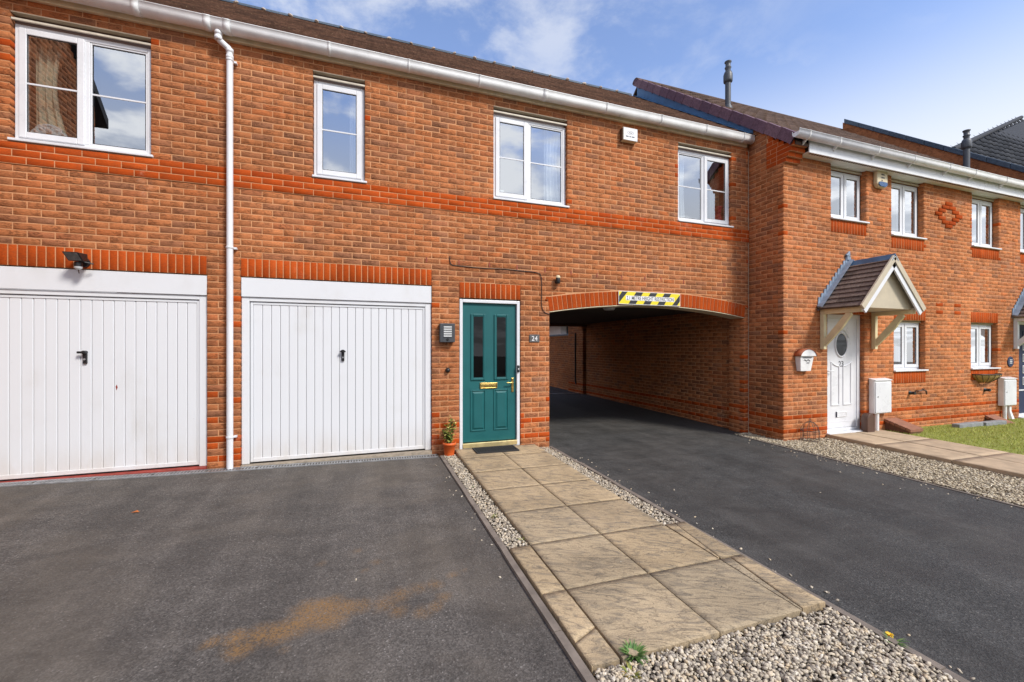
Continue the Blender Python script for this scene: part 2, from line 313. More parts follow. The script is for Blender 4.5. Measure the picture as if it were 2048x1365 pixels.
class MB:
    def __init__(s): s.v = []; s.f = []; s.r = []; s.sm = []; s.cr = 0.
    def add(s, vs, fs, smooth=False):
        o = len(s.v); s.v += [tuple(map(float, v)) for v in vs]
        for f in fs: s.f.append(tuple(i + o for i in f)); s.r.append(s.cr); s.sm.append(smooth)
        return s
    def box(s, x0, x1, y0, y1, z0, z1):
        return s.add([(x0, y0, z0), (x1, y0, z0), (x1, y1, z0), (x0, y1, z0), (x0, y0, z1), (x1, y0, z1), (x1, y1, z1), (x0, y1, z1)],
                     [(0, 3, 2, 1), (4, 5, 6, 7), (0, 1, 5, 4), (1, 2, 6, 5), (2, 3, 7, 6), (3, 0, 4, 7)])
    def hexa(s, p): return s.add(p, [(0, 3, 2, 1), (4, 5, 6, 7), (0, 1, 5, 4), (1, 2, 6, 5), (2, 3, 7, 6), (3, 0, 4, 7)])
    def ring(s, x0, x1, z0, z1, w, y0, y1, wb=None):
        wb = w if wb is None else wb
        s.box(x0, x0 + w, y0, y1, z0, z1); s.box(x1 - w, x1, y0, y1, z0, z1)
        s.box(x0 + w, x1 - w, y0, y1, z1 - w, z1); return s.box(x0 + w, x1 - w, y0, y1, z0, z0 + wb)
    def prism(s, poly, lo, hi, axis='y', smooth=False):    # poly in the two other axes
        def P(a, b, t): return {'y': (a, t, b), 'x': (t, a, b), 'z': (a, b, t)}[axis]
        n = len(poly); vs = [P(a, b, lo) for a, b in poly] + [P(a, b, hi) for a, b in poly]
        s.add(vs, [tuple(range(n - 1, -1, -1)), tuple(range(n, 2 * n))])
        o = len(s.v) - 2 * n
        for i in range(n): j = (i + 1) % n; s.f.append((o + i, o + j, o + n + j, o + n + i)); s.r.append(s.cr); s.sm.append(smooth)
        return s
    def tube(s, pts, r, n=10, caps=True):
        pts = [Vector(p) for p in pts]; R = list(r) if isinstance(r, (list, tuple)) else None; rings = []
        if R is None:
            q = [pts[0]]
            for a, b in zip(pts[:-1], pts[1:]):
                L = (b - a).length
                if L > 6 * r: q += [a + (b - a) * (r / L), b - (b - a) * (r / L)]
                q.append(b)
            pts = q; R = [r] * len(pts)
        up = None
        for i, p in enumerate(pts):
            d = (pts[min(i + 1, len(pts) - 1)] - pts[max(i - 1, 0)]).normalized()
            if up is None: up = Vector((0, 0, 1)) if abs(d.z) < .9 else Vector((0, 1, 0))
            a = d.cross(up).normalized(); b = a.cross(d).normalized(); up = b
            rings.append([p + (a * math.cos(t) + b * math.sin(t)) * R[i] for t in (2 * math.pi * k / n for k in range(n))])
        vs = [v for q in rings for v in q]; fs = []
        for i in range(len(pts) - 1):
            for k in range(n): fs.append((i * n + k, i * n + (k + 1) % n, (i + 1) * n + (k + 1) % n, (i + 1) * n + k))
        s.add(vs, fs, True)
        if caps:
            s.add(rings[0], [tuple(range(n - 1, -1, -1))]); s.add(rings[-1], [tuple(range(n))])
        return s
    def lathe(s, prof, c, axis='z', n=20):
        vs = []; fs = []
        for r, h in prof:
            for k in range(n):
                t = 2 * math.pi * k / n; a, b = r * math.cos(t), r * math.sin(t)
                vs.append({'z': (c[0] + a, c[1] + b, c[2] + h), 'y': (c[0] + a, c[1] + h, c[2] + b), 'x': (c[0] + h, c[1] + a, c[2] + b)}[axis])
        for i in range(len(prof) - 1):
            for k in range(n): fs.append((i * n + k, i * n + (k + 1) % n, (i + 1) * n + (k + 1) % n, (i + 1) * n + k))
        s.add(vs, fs, True)
        if prof[0][0] > 1e-4: s.add(vs[:n], [tuple(range(n - 1, -1, -1))])
        if prof[-1][0] > 1e-4: s.add(vs[-n:], [tuple(range(n))])
        return s
    def build(s, name, mat, parent=None, bev=0., origin=None):
        V = np.array(s.v, float)
        if parent: off = np.array(rootloc(parent)); loc = None
        else:
            off = np.array([(V[:, 0].min() + V[:, 0].max()) / 2, (V[:, 1].min() + V[:, 1].max()) / 2, V[:, 2].min()]); loc = Vector(off)
        me = bpy.data.meshes.new(name); me.from_pydata((V - off).tolist(), [], s.f)
        me.polygons.foreach_set('use_smooth', s.sm)
        if any(s.r): a = me.attributes.new('rnd', 'FLOAT', 'FACE'); a.data.foreach_set('value', np.array(s.r, np.float32))
        bm = bmesh.new(); bm.from_mesh(me); bmesh.ops.recalc_face_normals(bm, faces=bm.faces); bm.to_mesh(me); bm.free()
        o = link_mesh(name, me, mat, parent, loc)
        if loc is not None: ORG[o.name] = loc
        if bev:
            m = o.modifiers.new('edge', 'BEVEL'); m.width = bev; m.segments = 2; m.limit_method = 'ANGLE'; m.angle_limit = math.radians(40)
        return o
def text_mb(body, cx, cz, w, h, y, t=.003):
    cu = bpy.data.curves.new('lettering', 'FONT'); cu.body = body; cu.size = 1; cu.extrude = 0; cu.fill_mode = 'FRONT'; cu.offset = .004
    o = bpy.data.objects.new('lettering', cu); col.objects.link(o)
    me = bpy.data.meshes.new_from_object(o.evaluated_get(bpy.context.evaluated_depsgraph_get()))
    V = np.array([v.co[:] for v in me.vertices]); Fs = [tuple(p.vertices) for p in me.polygons]
    bpy.data.objects.remove(o); bpy.data.curves.remove(cu); bpy.data.meshes.remove(me)
    mn, mx = V.min(0), V.max(0); sx = w / (mx[0] - mn[0]); sz = h / (mx[1] - mn[1])
    P = [(cx + (v[0] - (mn[0] + mx[0]) / 2) * sx, y, cz + (v[1] - (mn[1] + mx[1]) / 2) * sz) for v in V]
    m = MB(); n = len(P); m.add(P + [(a, b - t, c) for a, b, c in P], Fs + [tuple(i + n for i in f) for f in Fs])
    from collections import Counter
    ec = Counter(); 
    for f in Fs:
        for i in range(len(f)): ec[frozenset((f[i], f[(i + 1) % len(f)]))] += 1
    for e, k in ec.items():
        if k == 1: a, b = tuple(e); m.f.append((a, b, b + n, a + n)); m.r.append(0.); m.sm.append(False)
    return m

# ------------------------------------------------------------------ brickwork
CO = .075; HB = .0668
class Wall:
    """bricks laid in courses on a plane; u runs along the wall, d is depth behind the face"""
    def __init__(s, O, U, N): s.O = np.array(O, float); s.U = np.array(U, float); s.N = np.array(N, float); s.bricks = []; s.mort = MB()
    def P(s, u, d, z): return s.O + s.U * u - s.N * d + np.array([0, 0, z])
    def brick(s, a, b, z0a, z0b, z1, red=False, proud=0., depth=.1): s.bricks.append((a, b, z0a, z0b, z1, red, proud, depth))
    def mbox(s, a, b, z0a, z0b, z1, d0=.0035, d1=.098):
        s.mort.hexa([s.P(a, d0, z0a), s.P(b, d0, z0b), s.P(b, d1, z0b), s.P(a, d1, z0a), s.P(a, d0, z1), s.P(b, d0, z1), s.P(b, d1, z1), s.P(a, d1, z1)])
    def rows(s, u0, u1, zbase, ztop, openings=(), reds=(), under=None, bond=0., quoin=(), top=None):
        k = 0; z = zbase
        while z < ztop - .02:
            zc = z + HB / 2; z1 = min(z + HB, ztop)
            cuts = sorted((a, b) for a, b, c, d in openings if c < zc < d)
            iv = []; x = u0
            for a, b in cuts:
                if a > x: iv.append((x, a))
                x = max(x, b)
            if x < u1: iv.append((x, u1))
            red = any(r0 - .01 < z < r1 - .03 for r0, r1 in reds)
            for a, b in iv:
                off = bond + (k % 2) * .1125
                j = math.floor((a - off) / .225) + 1; js = []
                while off + j * .225 < b - .045:
                    q = off + j * .225
                    if q > a + .045: js.append(q)
                    j += 1
                e = [a] + js + [b]
                for i in range(len(e) - 1):
                    p, q = e[i] + (.0042 if i else 0), e[i + 1] - (.0042 if i < len(e) - 2 else 0)
                    if under and z > 2.05:
                        za, zb_ = max(z, under(p) + .008), max(z, under(q) + .008)
                        if max(za, zb_) > z1 - .012: 
                            if min(za, zb_) > z1 - .02: continue
                            za, zb_ = min(za, z1 - .006), min(zb_, z1 - .006)
                    else: za = zb_ = z
                    s.brick(p, q, za, zb_, z1, bool(red or (i in (0, len(e) - 2) and (q - p) < .12 and quoin and random.random() < .16)), 0)
                if under and z > 2.05:
                    n = max(1, int((b - a) / .2))
                    for i in range(n):
                        p, q = a + (b - a) * i / n, a + (b - a) * (i + 1) / n
                        za, zb_ = max(z - .005, under(p) - .03), max(z - .005, under(q) - .03)
                        if min(za, zb_) < z1 + .009: s.mbox(p + (.004 if i == 0 else 0), q - (.004 if i == n - 1 else 0), min(za, z1 + .008), min(zb_, z1 + .008), z + CO - .005, -.0085 if red and z > 3 else .0035)
                else: s.mbox(a + .004, b - .004, z - .005, z - .005, min(z + CO - .005, ztop), -.0085 if red and z > 3 else .0035)
            z += CO; k += 1
    def soldiers(s, a, b, z0, z1, proud=0.):
        n = max(1, round((b - a) / .075)); w = (b - a) / n
        for i in range(n): s.brick(a + i * w + .005, a + (i + 1) * w - .005, z0 + .004, z0 + .004, z1 - .009, True, proud)
        s.mbox(a + .004, b - .004, z0 + .003, z0 + .003, z1 - .004)
    def geo(s, br, jit):
        a, b, z0a, z0b, z1, red, proud, dep = br; bv = .0028 if red else .0045; j = (lambda: 0.) if not jit else (lambda: random.uniform(-.0013, .0013))
        pr = -proud + (random.uniform(-.0025, .002) if jit and not red else random.uniform(-.0008, .0008))
        c = [(a, z0a), (b, z0b), (b, z1), (a, z1)]; ins = [(a + bv, z0a + bv), (b - bv, z0b + bv), (b - bv, z1 - bv), (a + bv, z1 - bv)]
        V = [s.P(u, dep, z) for u, z in c] + [s.P(u, pr + bv, z) for u, z in c] + [s.P(u + j(), pr + j(), z + j()) for u, z in ins]
        Fq = [(i, (i + 1) % 4, 4 + (i + 1) % 4, 4 + i) for i in range(4)] + [(4 + i, 4 + (i + 1) % 4, 8 + (i + 1) % 4, 8 + i) for i in range(4)] + [(8, 9, 10, 11)]
        return V, Fq
    def emit(s, parent, single=True, nmax=300, mortar_name='mortar', face='brick'):
        if s.mort.v: s.mort.build(mortar_name, M['mortar'], parent)
        for red in (False, True):
            L = [b for b in s.bricks if b[5] == red]
            if not L: continue
            def area(br):
                p = s.P((br[0] + br[1]) / 2, 0, (br[2] + br[4]) / 2); x, y, z = proj(p)
                if z < .3 or x < -30 or x > 2078 or y < -20 or y > 1385: return 0
                return (br[1] - br[0]) * (br[4] - br[2]) / z / z * 1e4
            A = [area(b) for b in L]; order = sorted(range(len(L)), key=lambda i: -A[i]); take = set(i for i in order[:nmax] if A[i] > 0) if single else set()
            nm = 'red_brick' if red else 'brick'; mt = M['red'] if red else M[face]; cache = {}
            off = np.array(rootloc(parent))
            for i in sorted(take):
                br = L[i]; key = (round(br[1] - br[0], 3), round(br[2] - br[3], 3), round(br[4] - br[2], 3), round(br[6], 3), random.randrange(5))
                cen = s.P((br[0] + br[1]) / 2, 0, br[2])
                if key not in cache:
                    V, Fq = s.geo(br, True); cache[key] = fast_mesh(nm, np.array(V) - cen, Fq)
                    bm = bmesh.new(); bm.from_mesh(cache[key]); bmesh.ops.recalc_face_normals(bm, faces=bm.faces); bm.to_mesh(cache[key]); bm.free()
                link_mesh(nm, cache[key], mt, parent, Vector(cen - off))
            rest = [b for i, b in enumerate(L) if i not in take]
            if rest:
                VV = []; FF = []; RR = []
                for br in rest:
                    V, Fq = s.geo(br, True); o = len(VV); VV += V; FF += [tuple(q + o for q in f) for f in Fq]; RR += [random.random()] * len(Fq)
                me = fast_mesh(nm + 'work', np.array(VV) - off, FF, RR)
                bm = bmesh.new(); bm.from_mesh(me); bmesh.ops.recalc_face_normals(bm, faces=bm.faces); bm.to_mesh(me); bm.free()
                tag(link_mesh(nm + 'work', me, mt, parent), kind='stuff')

# ------------------------------------------------------------------ windows
def window(parent, x0, x1, z0, z1, yf, lights, bars=True, sill=(.0, .03), lint=None, room=True, whead=None, roomd=1.5):
    m = MB(); fw = .05
    m.ring(x0, x1, z0, z1, fw, yf, yf + .07); xs = [x0 + fw]
    tot = x1 - x0 - 2 * fw
    for fr, kd in lights[:-1]: xs.append(xs[-1] + tot * fr)
    xs.append(x1 - fw)
    for q in xs[1:-1]: m.box(q - .025, q + .025, yf, yf + .07, z0 + fw, z1 - fw)
    w = m.build('window', M['upvc'], parent, .006)
    for i, (fr, kd) in enumerate(lights):
        a = xs[i] + (.025 if i else 0); b = xs[i + 1] - (.025 if i < len(lights) - 1 else 0); c, d = z0 + fw, z1 - fw
        if kd == 'sash':
            MB().ring(a - .012, b + .012, c - .012, d + .012, .062, yf - .016, yf + .03).build('sash', M['upvc'], w, .006); a += .048; b -= .048; c += .048; d -= .048; yg = yf - .002
        else:
            MB().ring(a, b, c, d, .018, yf + .008, yf + .04).build('glazing_bead', M['upvc'], w, .004); a += .017; b -= .017; c += .017; d -= .017; yg = yf + .02
        MB().box(a, b, yg, yg + .006, c, d).build('pane', M['glass'], w)
        if bars: zb = (c + d) / 2; MB().box(a, b, yg - .006, yg + .012, zb - .009, zb + .009).build('glazing_bar', M['upvc'], w, .002)
        g = .010
        MB().ring(a - .001, b + .001, c - .001, d + .001, g, yg - .004, yg - .0005).build('gasket', M['black'], w)
    if sill is not None:
        MB().box(x0 - .012, x1 + sill[1], sill[0], yf + .02, z0 - .03, z0 - .002).build('sill', M['upvc'], w, .006)
    if lint:
        MB().box(x0 - .005, x1 + .005, lint[0], lint[0] + .02, z1 + .012, z1 + .036).build('lintel_edge', M['drip'], w, .004)
        MB().box(x0 - .004, x1 + .004, yf + .012, yf + .03, z1 + .001, lint[1] - .05).build('lintel', M['brownplastic'], w); MB().box(x0 - .002, x1 + .002, lint[0] - .004, yf + .03, lint[1] - .049, lint[1] - .037).build('lintel_plate', M['beige'], w)  # lintel in dark brown, the shaded gap above the frame put into colour
    if room:
        y0, y1 = yf + .075, yf + roomd; e = .35
        r = MB(); a, b, c, d = x0 - e, x1 + e, z0 - .7, z1 + .12
        r.add([(a, y0, c), (b, y0, c), (b, y1, c), (a, y1, c), (a, y0, d), (b, y0, d), (b, y1, d), (a, y1, d)], [(0, 1, 2, 3), (4, 7, 6, 5), (1, 5, 6, 2), (2, 6, 7, 3), (3, 7, 4, 0)])
        r.add([(a, y0, c), (x0, y0, c), (x0, y0, d), (a, y0, d)], [(0, 1, 2, 3)]); r.add([(x1, y0, c), (b, y0, c), (b, y0, d), (x1, y0, d)], [(0, 1, 2, 3)])
        r.add([(x0, y0, c), (x1, y0, c), (x1, y0, z0), (x0, y0, z0)], [(0, 1, 2, 3)]); r.add([(x0, y0, z1), (x1, y0, z1), (x1, y0, d), (x0, y0, d)], [(0, 1, 2, 3)])
        r.build('room', M['room'], w)
    return w
def curtain(x0, x1, z0, z1, y, mat, label, taper=0., n=28, folds=5):
    V = []; Fq = []
    rows_ = 8
    for r in range(rows_ + 1):
        t = r / rows_
        for i in range(n + 1):
            u = i / n; wdt = (x1 - x0) * (1 - taper * math.sin(math.pi * min(1, t * 1.15)) * .5)
            V.append((x0 + wdt * u if taper >= 0 else x1 - wdt * (1 - u), y + .022 * math.sin(u * folds * 2 * math.pi + t), z1 + (z0 - z1) * t))
    for r in range(rows_):
        for i in range(n): a = r * (n + 1) + i; Fq.append((a, a + 1, a + n + 2, a + n + 1))
    m = MB(); m.add(V, Fq, True); o = m.build('curtain', M[mat]); md = o.modifiers.new('cloth', 'SOLIDIFY'); md.thickness = .003
    return tag(o, label, 'curtain')

# ================================================================== THE SETTING
def sheet(name, x0, x1, y0, y1, dz, mat, nx=1, ny=1, zf=gz, label=None, cat=None, stain=None):
    xs = np.linspace(x0, x1, nx + 1); ys = np.linspace(y0, y1, ny + 1)
    X, Y = np.meshgrid(xs, ys); V = np.stack([X.ravel(), Y.ravel(), (zf(X, Y) + dz).ravel()], 1)
    i, j = np.meshgrid(np.arange(nx), np.arange(ny)); a = (j * (nx + 1) + i).ravel(); Fq = np.stack([a, a + 1, a + nx + 2, a + nx + 1], 1)
    me = fast_mesh(name, V, Fq)
    if stain is not None:
        at = me.attributes.new('stain', 'FLOAT', 'POINT'); at.data.foreach_set('value', np.array([stain(p[0], p[1]) for p in V], np.float32))
    return tag(link_mesh(name, me, mat, None), label, cat, kind='structure')
sheet('ground', -300, 300, -300, 300, -.05, M['soil'], label='bare brown soil under the paving and gravel', cat='ground')
# rust stain: chains of blobs laid out on the tarmac
def gp(x, y):
    Z = -.08
    for _ in range(5): p = wz(x, y, Z); Z = gz(p[0], p[1])
    return p
blobs = []
for x, y, r in ((425, 1283, .05), (470, 1275, .06), (520, 1268, .075), (480, 1300, .06), (560, 1262, .09), (600, 1245, .10), (620, 1222, .10), (650, 1240, .09), (655, 1215, .09), (690, 1212, .065), (725, 1210, .07), (770, 1207, .08), (800, 1190, .07),
                (835, 1175, .055), (870, 1168, .05), (905, 1152, .04), (928, 1140, .02), (800, 1222, .055), (840, 1222, .05), (870, 1212, .045), (890, 1195, .035), (570, 1300, .025), (645, 1127, .03), (715, 1103, .03), (730, 1140, .03), (750, 1125, .025)):
    p = gp(x, y); blobs.append((p[0], p[1], r * 1.45, .30 if y < 1145 else (.85 if x < 700 else .50)))
def stain(x, y):
    if y > -2.2 or x < -1.3: return 0.
    d = noise.noise((x * 6, y * 6, 0)) * .035 + noise.noise((x * 17, y * 17, 3)) * .02; s_ = 0.
    for bx, by, r, k in blobs:
        q = math.hypot((x - bx), (y - by)) + d
        if q < r: s_ = max(s_, k * min(1, (r - q) / (r * .75)))
    return s_
sheet('driveway', -3.8, .93, -6.2, 0.02, 0., M['tarmac_old'], 190, 250, label='worn brownish tarmac driveway in front of the garages', cat='driveway', stain=stain)
sheet('driveway', -30, -3.8, -30, 0.02, 0., M['tarmac_old'], label='worn tarmac running past the left garage', cat='driveway')
sheet('road', -3.8, 30, -30, -6.2, .001, M['tarmac_old'], label='tarmac road running along the front of the plots', cat='road')
sheet('lane', 2.61, 6.56, -6.2, 16, 0., M['tarmac_new'], label='dark tarmac lane running through the arched passage', cat='lane')

# kerbs
def kerb_run(x0, x1, y0, y1, label, dz=.022):
    k = thing('kerb', ((x0 + x1) / 2, y0, gz(x0, y0)), label, 'kerb', kind='structure'); y = y0
    while y > y1:
        y2 = max(y - .9, y1); j = random.uniform(-.003, .003); e = random.uniform(-.004, .004)
        za, zb = gz(x0, y) + dz + e, gz(x0, y2) + dz + e
        m = MB(); n = 6
        for i in range(n):
            a = y - .002 + (y2 + .006 - y) * i / n; b = y - .002 + (y2 + .006 - y) * (i + 1) / n
            w0 = noise.noise((x0, a * 3, 1)) * .004; w1 = noise.noise((x0, b * 3, 1)) * .004
            A = gz(x0, a) + dz + e; B = gz(x0, b) + dz + e
            m.hexa([(x0 + j + w1, b, B - .1), (x1 + j + w1, b, B - .1), (x1 + j + w0, a, A - .1), (x0 + j + w0, a, A - .1), (x0 + j + w1 + .004, b, B), (x1 + j + w1 - .004, b, B), (x1 + j + w0 - .004, a, A), (x0 + j + w0 + .004, a, A)])
        m.build('kerb_stone', M['kerb'], k); y = y2
    return k
kerb_run(.930, .982, -.16, -6.1, 'thin concrete edging between the garage driveway and the slab path')
kerb_run(2.565, 2.617, -.05, -6.1, 'thin concrete edging between the slab path and the dark lane')
kerb_run(6.14, 6.185, -.15, -6.1, 'thin edging between the dark lane and the gravel beside house 23', .012)

# slab path to the teal door
path = thing('path', (1.75, 0, pz(1.75, 0)), 'path of large buff riven slabs leading to the teal door', 'path', kind='structure')
def slab(poly, zf, th=.045, parent=path, mat='slab', n=14, amp=.0016):
    # quad (x,y) corners anticlockwise from back-left, as a gently uneven grid
    (x0, y0), (x1, y1), (x2, y2), (x3, y3) = poly; V = []; Fq = []; sd = random.uniform(0, 50); dz = random.uniform(-.003, .003); g = .004
    cxm = sum(p[0] for p in poly) / 4; cym = sum(p[1] for p in poly) / 4
    for j in range(n + 1):
        for i in range(n + 1):
            u, v = i / n, j / n
            x = (x0 * (1 - u) + x1 * u) * (1 - v) + (x3 * (1 - u) + x2 * u) * v; y = (y0 * (1 - u) + y1 * u) * (1 - v) + (y3 * (1 - u) + y2 * u) * v
            e = i in (0, n) or j in (0, n); x += (cxm - x) * 0; z = zf(x, y) + dz + noise.noise((x * 7 + sd, y * 12, sd)) * amp + noise.noise((x * 25, y * 40, sd)) * amp * .5
            if e: z -= .0012; x += noise.noise((x * 30, y * 30, sd)) * .0018; y += noise.noise((x * 30, y * 30, sd + 5)) * .0018
            V.append((x, y, z))
    for j in range(n):
        for i in range(n): a = j * (n + 1) + i; Fq.append((a, a + 1, a + n + 2, a + n + 1))
    m = MB(); m.add(V, Fq, True)
    rim = [i for i in range(n)] + [n + j * (n + 1) for j in range(n)] + [(n + 1) * (n + 1) - 1 - i for i in range(n)] + [(n - j) * (n + 1) for j in range(n)]
    lo = len(m.v); m.v += [(V[i][0], V[i][1], V[i][2] - th) for i in rim]
    for k in range(len(rim)): q = (k + 1) % len(rim); m.f.append((rim[k], rim[q], lo + q, lo + k)); m.r.append(0.); m.sm.append(False)
    return m.build('slab', M[mat], parent)
def rect(xa, xb, ya, yb, g=.004): return [(xa + g, ya - g), (xb - g, ya - g), (xb - g, yb + g), (xa + g, yb + g)]
ys = [-.015, -.475, -1.07, -1.665, -2.26, -2.855, -3.45, -4.045]
for a, b in zip(ys[:-1], ys[1:]):
    slab(rect(1.155, 1.752, a, b), pz); slab(rect(1.752, 2.350, a, b), pz)
slab(rect(.990, 1.150, -2.86, -3.45), pz, n=8); slab([(.994, -3.455), (1.146, -3.455), (1.146, -3.80), (.994, -3.87)], pz, n=8); slab([(.994, -3.874), (1.146, -3.804), (1.146, -4.035), (.994, -4.035)], pz, n=8)
R0, R1 = 2.357, 2.556
slab([(R0, -2.87), (2.45, -2.87), (R0 + .01, -3.43), (R0, -3.43)], pz, n=8); slab([(2.455, -2.87), (R1, -2.87), (R1, -3.44), (R0 + .015, -3.44)], pz, n=8)
slab([(R0, -3.45), (2.445, -3.45), (R0 + .01, -4.03), (R0, -4.03)], pz, n=8); slab([(2.45, -3.45), (R1, -3.45), (R1, -4.03), (R0 + .015, -4.03)], pz, n=8)

# path of house 23
YB = -.675
def p23(x, y): return -.108 + .018 * (y - YB) - .008 * (x - 8.2)
path2 = thing('path', (8.2, YB, p23(8.2, YB)), 'pale slab path leading to the white front door', 'path', kind='structure')
y = YB - .01
for k in range(6):
    y2 = y - (.9 if k else .75); slab(rect(7.52, 8.22, y, y2), p23, .06, path2, 'slab2', 8); slab(rect(8.22, 8.93, y, y2), p23, .06, path2, 'slab2', 8); y = y2

# gravel
ICO_V = []; 
def ico():
    bm = bmesh.new(); bmesh.ops.create_icosphere(bm, subdivisions=1, radius=1); V = np.array([v.co[:] for v in bm.verts]); Fc = np.array([[v.index for v in f.verts] for f in bm.faces]); bm.free(); return V, Fc
IV, IF = ico()
def stones(name, pts, sizes, mat, label, kind='stuff', cat='gravel'):
    n = len(pts); V = np.empty((n, len(IV), 3), np.float32)
    ang = rng.uniform(0, 2 * np.pi, (n, 3)); sc = sizes[:, None] * rng.uniform(.6, 1.2, (n, 3)) * np.array([1.35, 1.0, .62])
    base = IV[None] * (1 + rng.uniform(-.30, .30, (n, len(IV), 1))) * sc[:, None, :]
    tl = rng.uniform(-.7, .7, n); ca, sa = np.cos(tl), np.sin(tl); x, z = base[..., 0].copy(), base[..., 2].copy()
    base[..., 0] = x * ca[:, None] - z * sa[:, None]; base[..., 2] = x * sa[:, None] + z * ca[:, None]
    ca, sa = np.cos(ang[:, 0]), np.sin(ang[:, 0]); x, y_ = base[..., 0].copy(), base[..., 1].copy()
    base[..., 0] = x * ca[:, None] - y_ * sa[:, None]; base[..., 1] = x * sa[:, None] + y_ * ca[:, None]
    V = (base + np.asarray(pts)[:, None, :]).reshape(-1, 3)
    Fc = (IF[None] + (np.arange(n) * len(IV))[:, None, None]).reshape(-1, 3)
    me = fast_mesh(name, V, Fc, np.repeat(rng.random(n), len(IF)))
    return tag(link_mesh(name, me, M[mat], None), label, cat, kind=kind)
def bed(name, x0, x1, y0, y1, n, size, mat, label, dz, zf=gz, pile=.014):
    P = rng.uniform((x0, min(y0, y1)), (x1, max(y0, y1)), (n, 2)); z = zf(P[:, 0], P[:, 1]) + dz + rng.uniform(-.4, 1, n) * pile
    return stones(name, np.column_stack([P, z]), rng.uniform(.6, 1.35, n) * size, mat, label)
bed('gravel', .99, 1.148, -.12, -2.84, 2600, .0095, 'gravel', 'pale gravel strip between the driveway edging and the slab path', .004)
bed('gravel', 2.358, 2.56, -.06, -2.86, 3400, .0095, 'gravel', 'pale gravel strip between the slab path and the dark lane', .004)
bed('gravel', .988, 2.56, -4.055, -5.75, 21000, .0100, 'gravel', 'bed of grey and cream gravel below the end of the slab path', .014)
bed('gravel', 6.19, 7.53, -.69, -6.0, 30000, .0125, 'gravelwarm', 'cream gravel bed beside the white door path', .004, pile=.02)
bed('gravel', 6.2, 6.53, -.69, .0, 1300, .013, 'gravelwarm', 'small gravel pocket at the foot of the return wall', .0)
q = np.array([gp(x, y)[:2] for x, y in ((893, 957), (1200, 937), (1258, 940), (1348, 981), (1311, 1003), (1326, 1018), (1353, 1031), (1358, 1034), (1540, 1120), (1652, 1185), (1634, 915), (1643, 915), (1673, 924), (1680, 923), (1700, 929), (712, 1160), (1680, 945), (1765, 970), (1800, 978), (1640, 986))])
q = np.concatenate([q, np.column_stack([2.63 + np.abs(rng.normal(0, .10, 46)), rng.uniform(-5.2, -.6, 46)]), np.column_stack([6.13 - np.abs(rng.normal(0, .14, 60)), rng.uniform(-4.2, -.4, 60)]), np.column_stack([.92 - np.abs(rng.normal(0, .08, 16)), rng.uniform(-3.2, -.4, 16)])])
stones('loose_pebbles', np.column_stack([q, gz(q[:, 0], q[:, 1]) + .003]), rng.uniform(.006, .012, len(q)), 'gravel', 'stray pale pebbles lying on the tarmac', cat='pebbles')
sheet('gravel_bed_base', 6.19, 7.53, -6.1, -.68, .003, M['soil'], label='soil under the cream gravel beside the lane', cat='ground')

# lawn of house 23
sheet('lawn', 8.93, 22, -8, YB, .012, plain('lawn soil', (.22, .24, .04), 1., .4, 14, bump=.5), zf=lambda x, y: p23(x, y) - .03, label='mown green lawn beside the white door path', cat='lawn')
n = 26000; P = rng.uniform((8.94, -3.6), (14.6, YB - .05), (n, 2)); zb = p23(P[:, 0], P[:, 1]) - .022
h = rng.uniform(.02, .045, n); a = rng.uniform(0, 2 * np.pi, n); lean = rng.normal(0, .014, (n, 2)); w = .0035
V = np.stack([np.column_stack([P[:, 0] - w * np.cos(a), P[:, 1] - w * np.sin(a), zb]), np.column_stack([P[:, 0] + w * np.cos(a), P[:, 1] + w * np.sin(a), zb]), np.column_stack([P[:, 0] + lean[:, 0], P[:, 1] + lean[:, 1], zb + h])], 1).reshape(-1, 3)
tag(link_mesh('grass', fast_mesh('grass', V, np.arange(3 * n).reshape(-1, 3), rng.random(n)), M['grass'], None), 'short green grass blades of the lawn beside the path', 'grass', kind='stuff')

# ================================================================== HOUSE 24 with its garages and arch
h24 = thing('brick_house', (1.4, 0, -.05), 'long orange brick house with two white garage doors, a teal door and an arched passage', 'house')
W = Wall((0, 0, 0), (1, 0, 0), (0, -1, 0))
ZB = 3.29 - 47 * CO
AXC, AHW, ARISE, ACR = 4.515, 1.915, .155, 2.09
AR = (AHW ** 2 + ARISE ** 2) / (2 * ARISE); AZC = ACR - AR; ATH = math.asin(AHW / AR)
def extrados(x):
    return AZC + math.sqrt((AR + .225) ** 2 - (x - AXC) ** 2) if 2.572 < x < 6.458 else -10.   # top of the arch ring
WIN = dict(w1=(-3.445, -2.268), w2=(-.622, -.010), w3=(1.728, 2.898), w4=(4.970, 6.135))
ops = [(a, b, 3.515, 4.865) for a, b in WIN.values()]
ops += [(-3.99, -1.738, -1, 2.465), (-1.402, .850, -1, 2.465), (1.228, 2.140, -1, 2.315), (2.60, 6.43, -1, 1.93), (2.590, 6.440, 1.92, 2.175)]
W.rows(-4.69, 6.53, ZB, 5.02, ops, [(3.29, 3.515), (.29, .365), (.065, .14)], extrados, -1.402, True)
W.bricks = [(b if not (b[5] and 3.28 < b[2] < 3.5) else (*b[:6], .012, b[7])) for b in W.bricks]
W.soldiers(-3.99, -1.738, 2.24, 2.465); W.soldiers(-1.402, .850, 2.24, 2.465); W.soldiers(1.228, 2.140, 2.09, 2.315)
w24 = MB().box(-4.69, 2.5, .10, .20, 4.87, 5.12).build('wall', M['mortar'], h24)
MB().box(6.521, 6.531, -.004, .004, -.16, 4.95).build('sealant_joint', M['mortarpale'], w24)
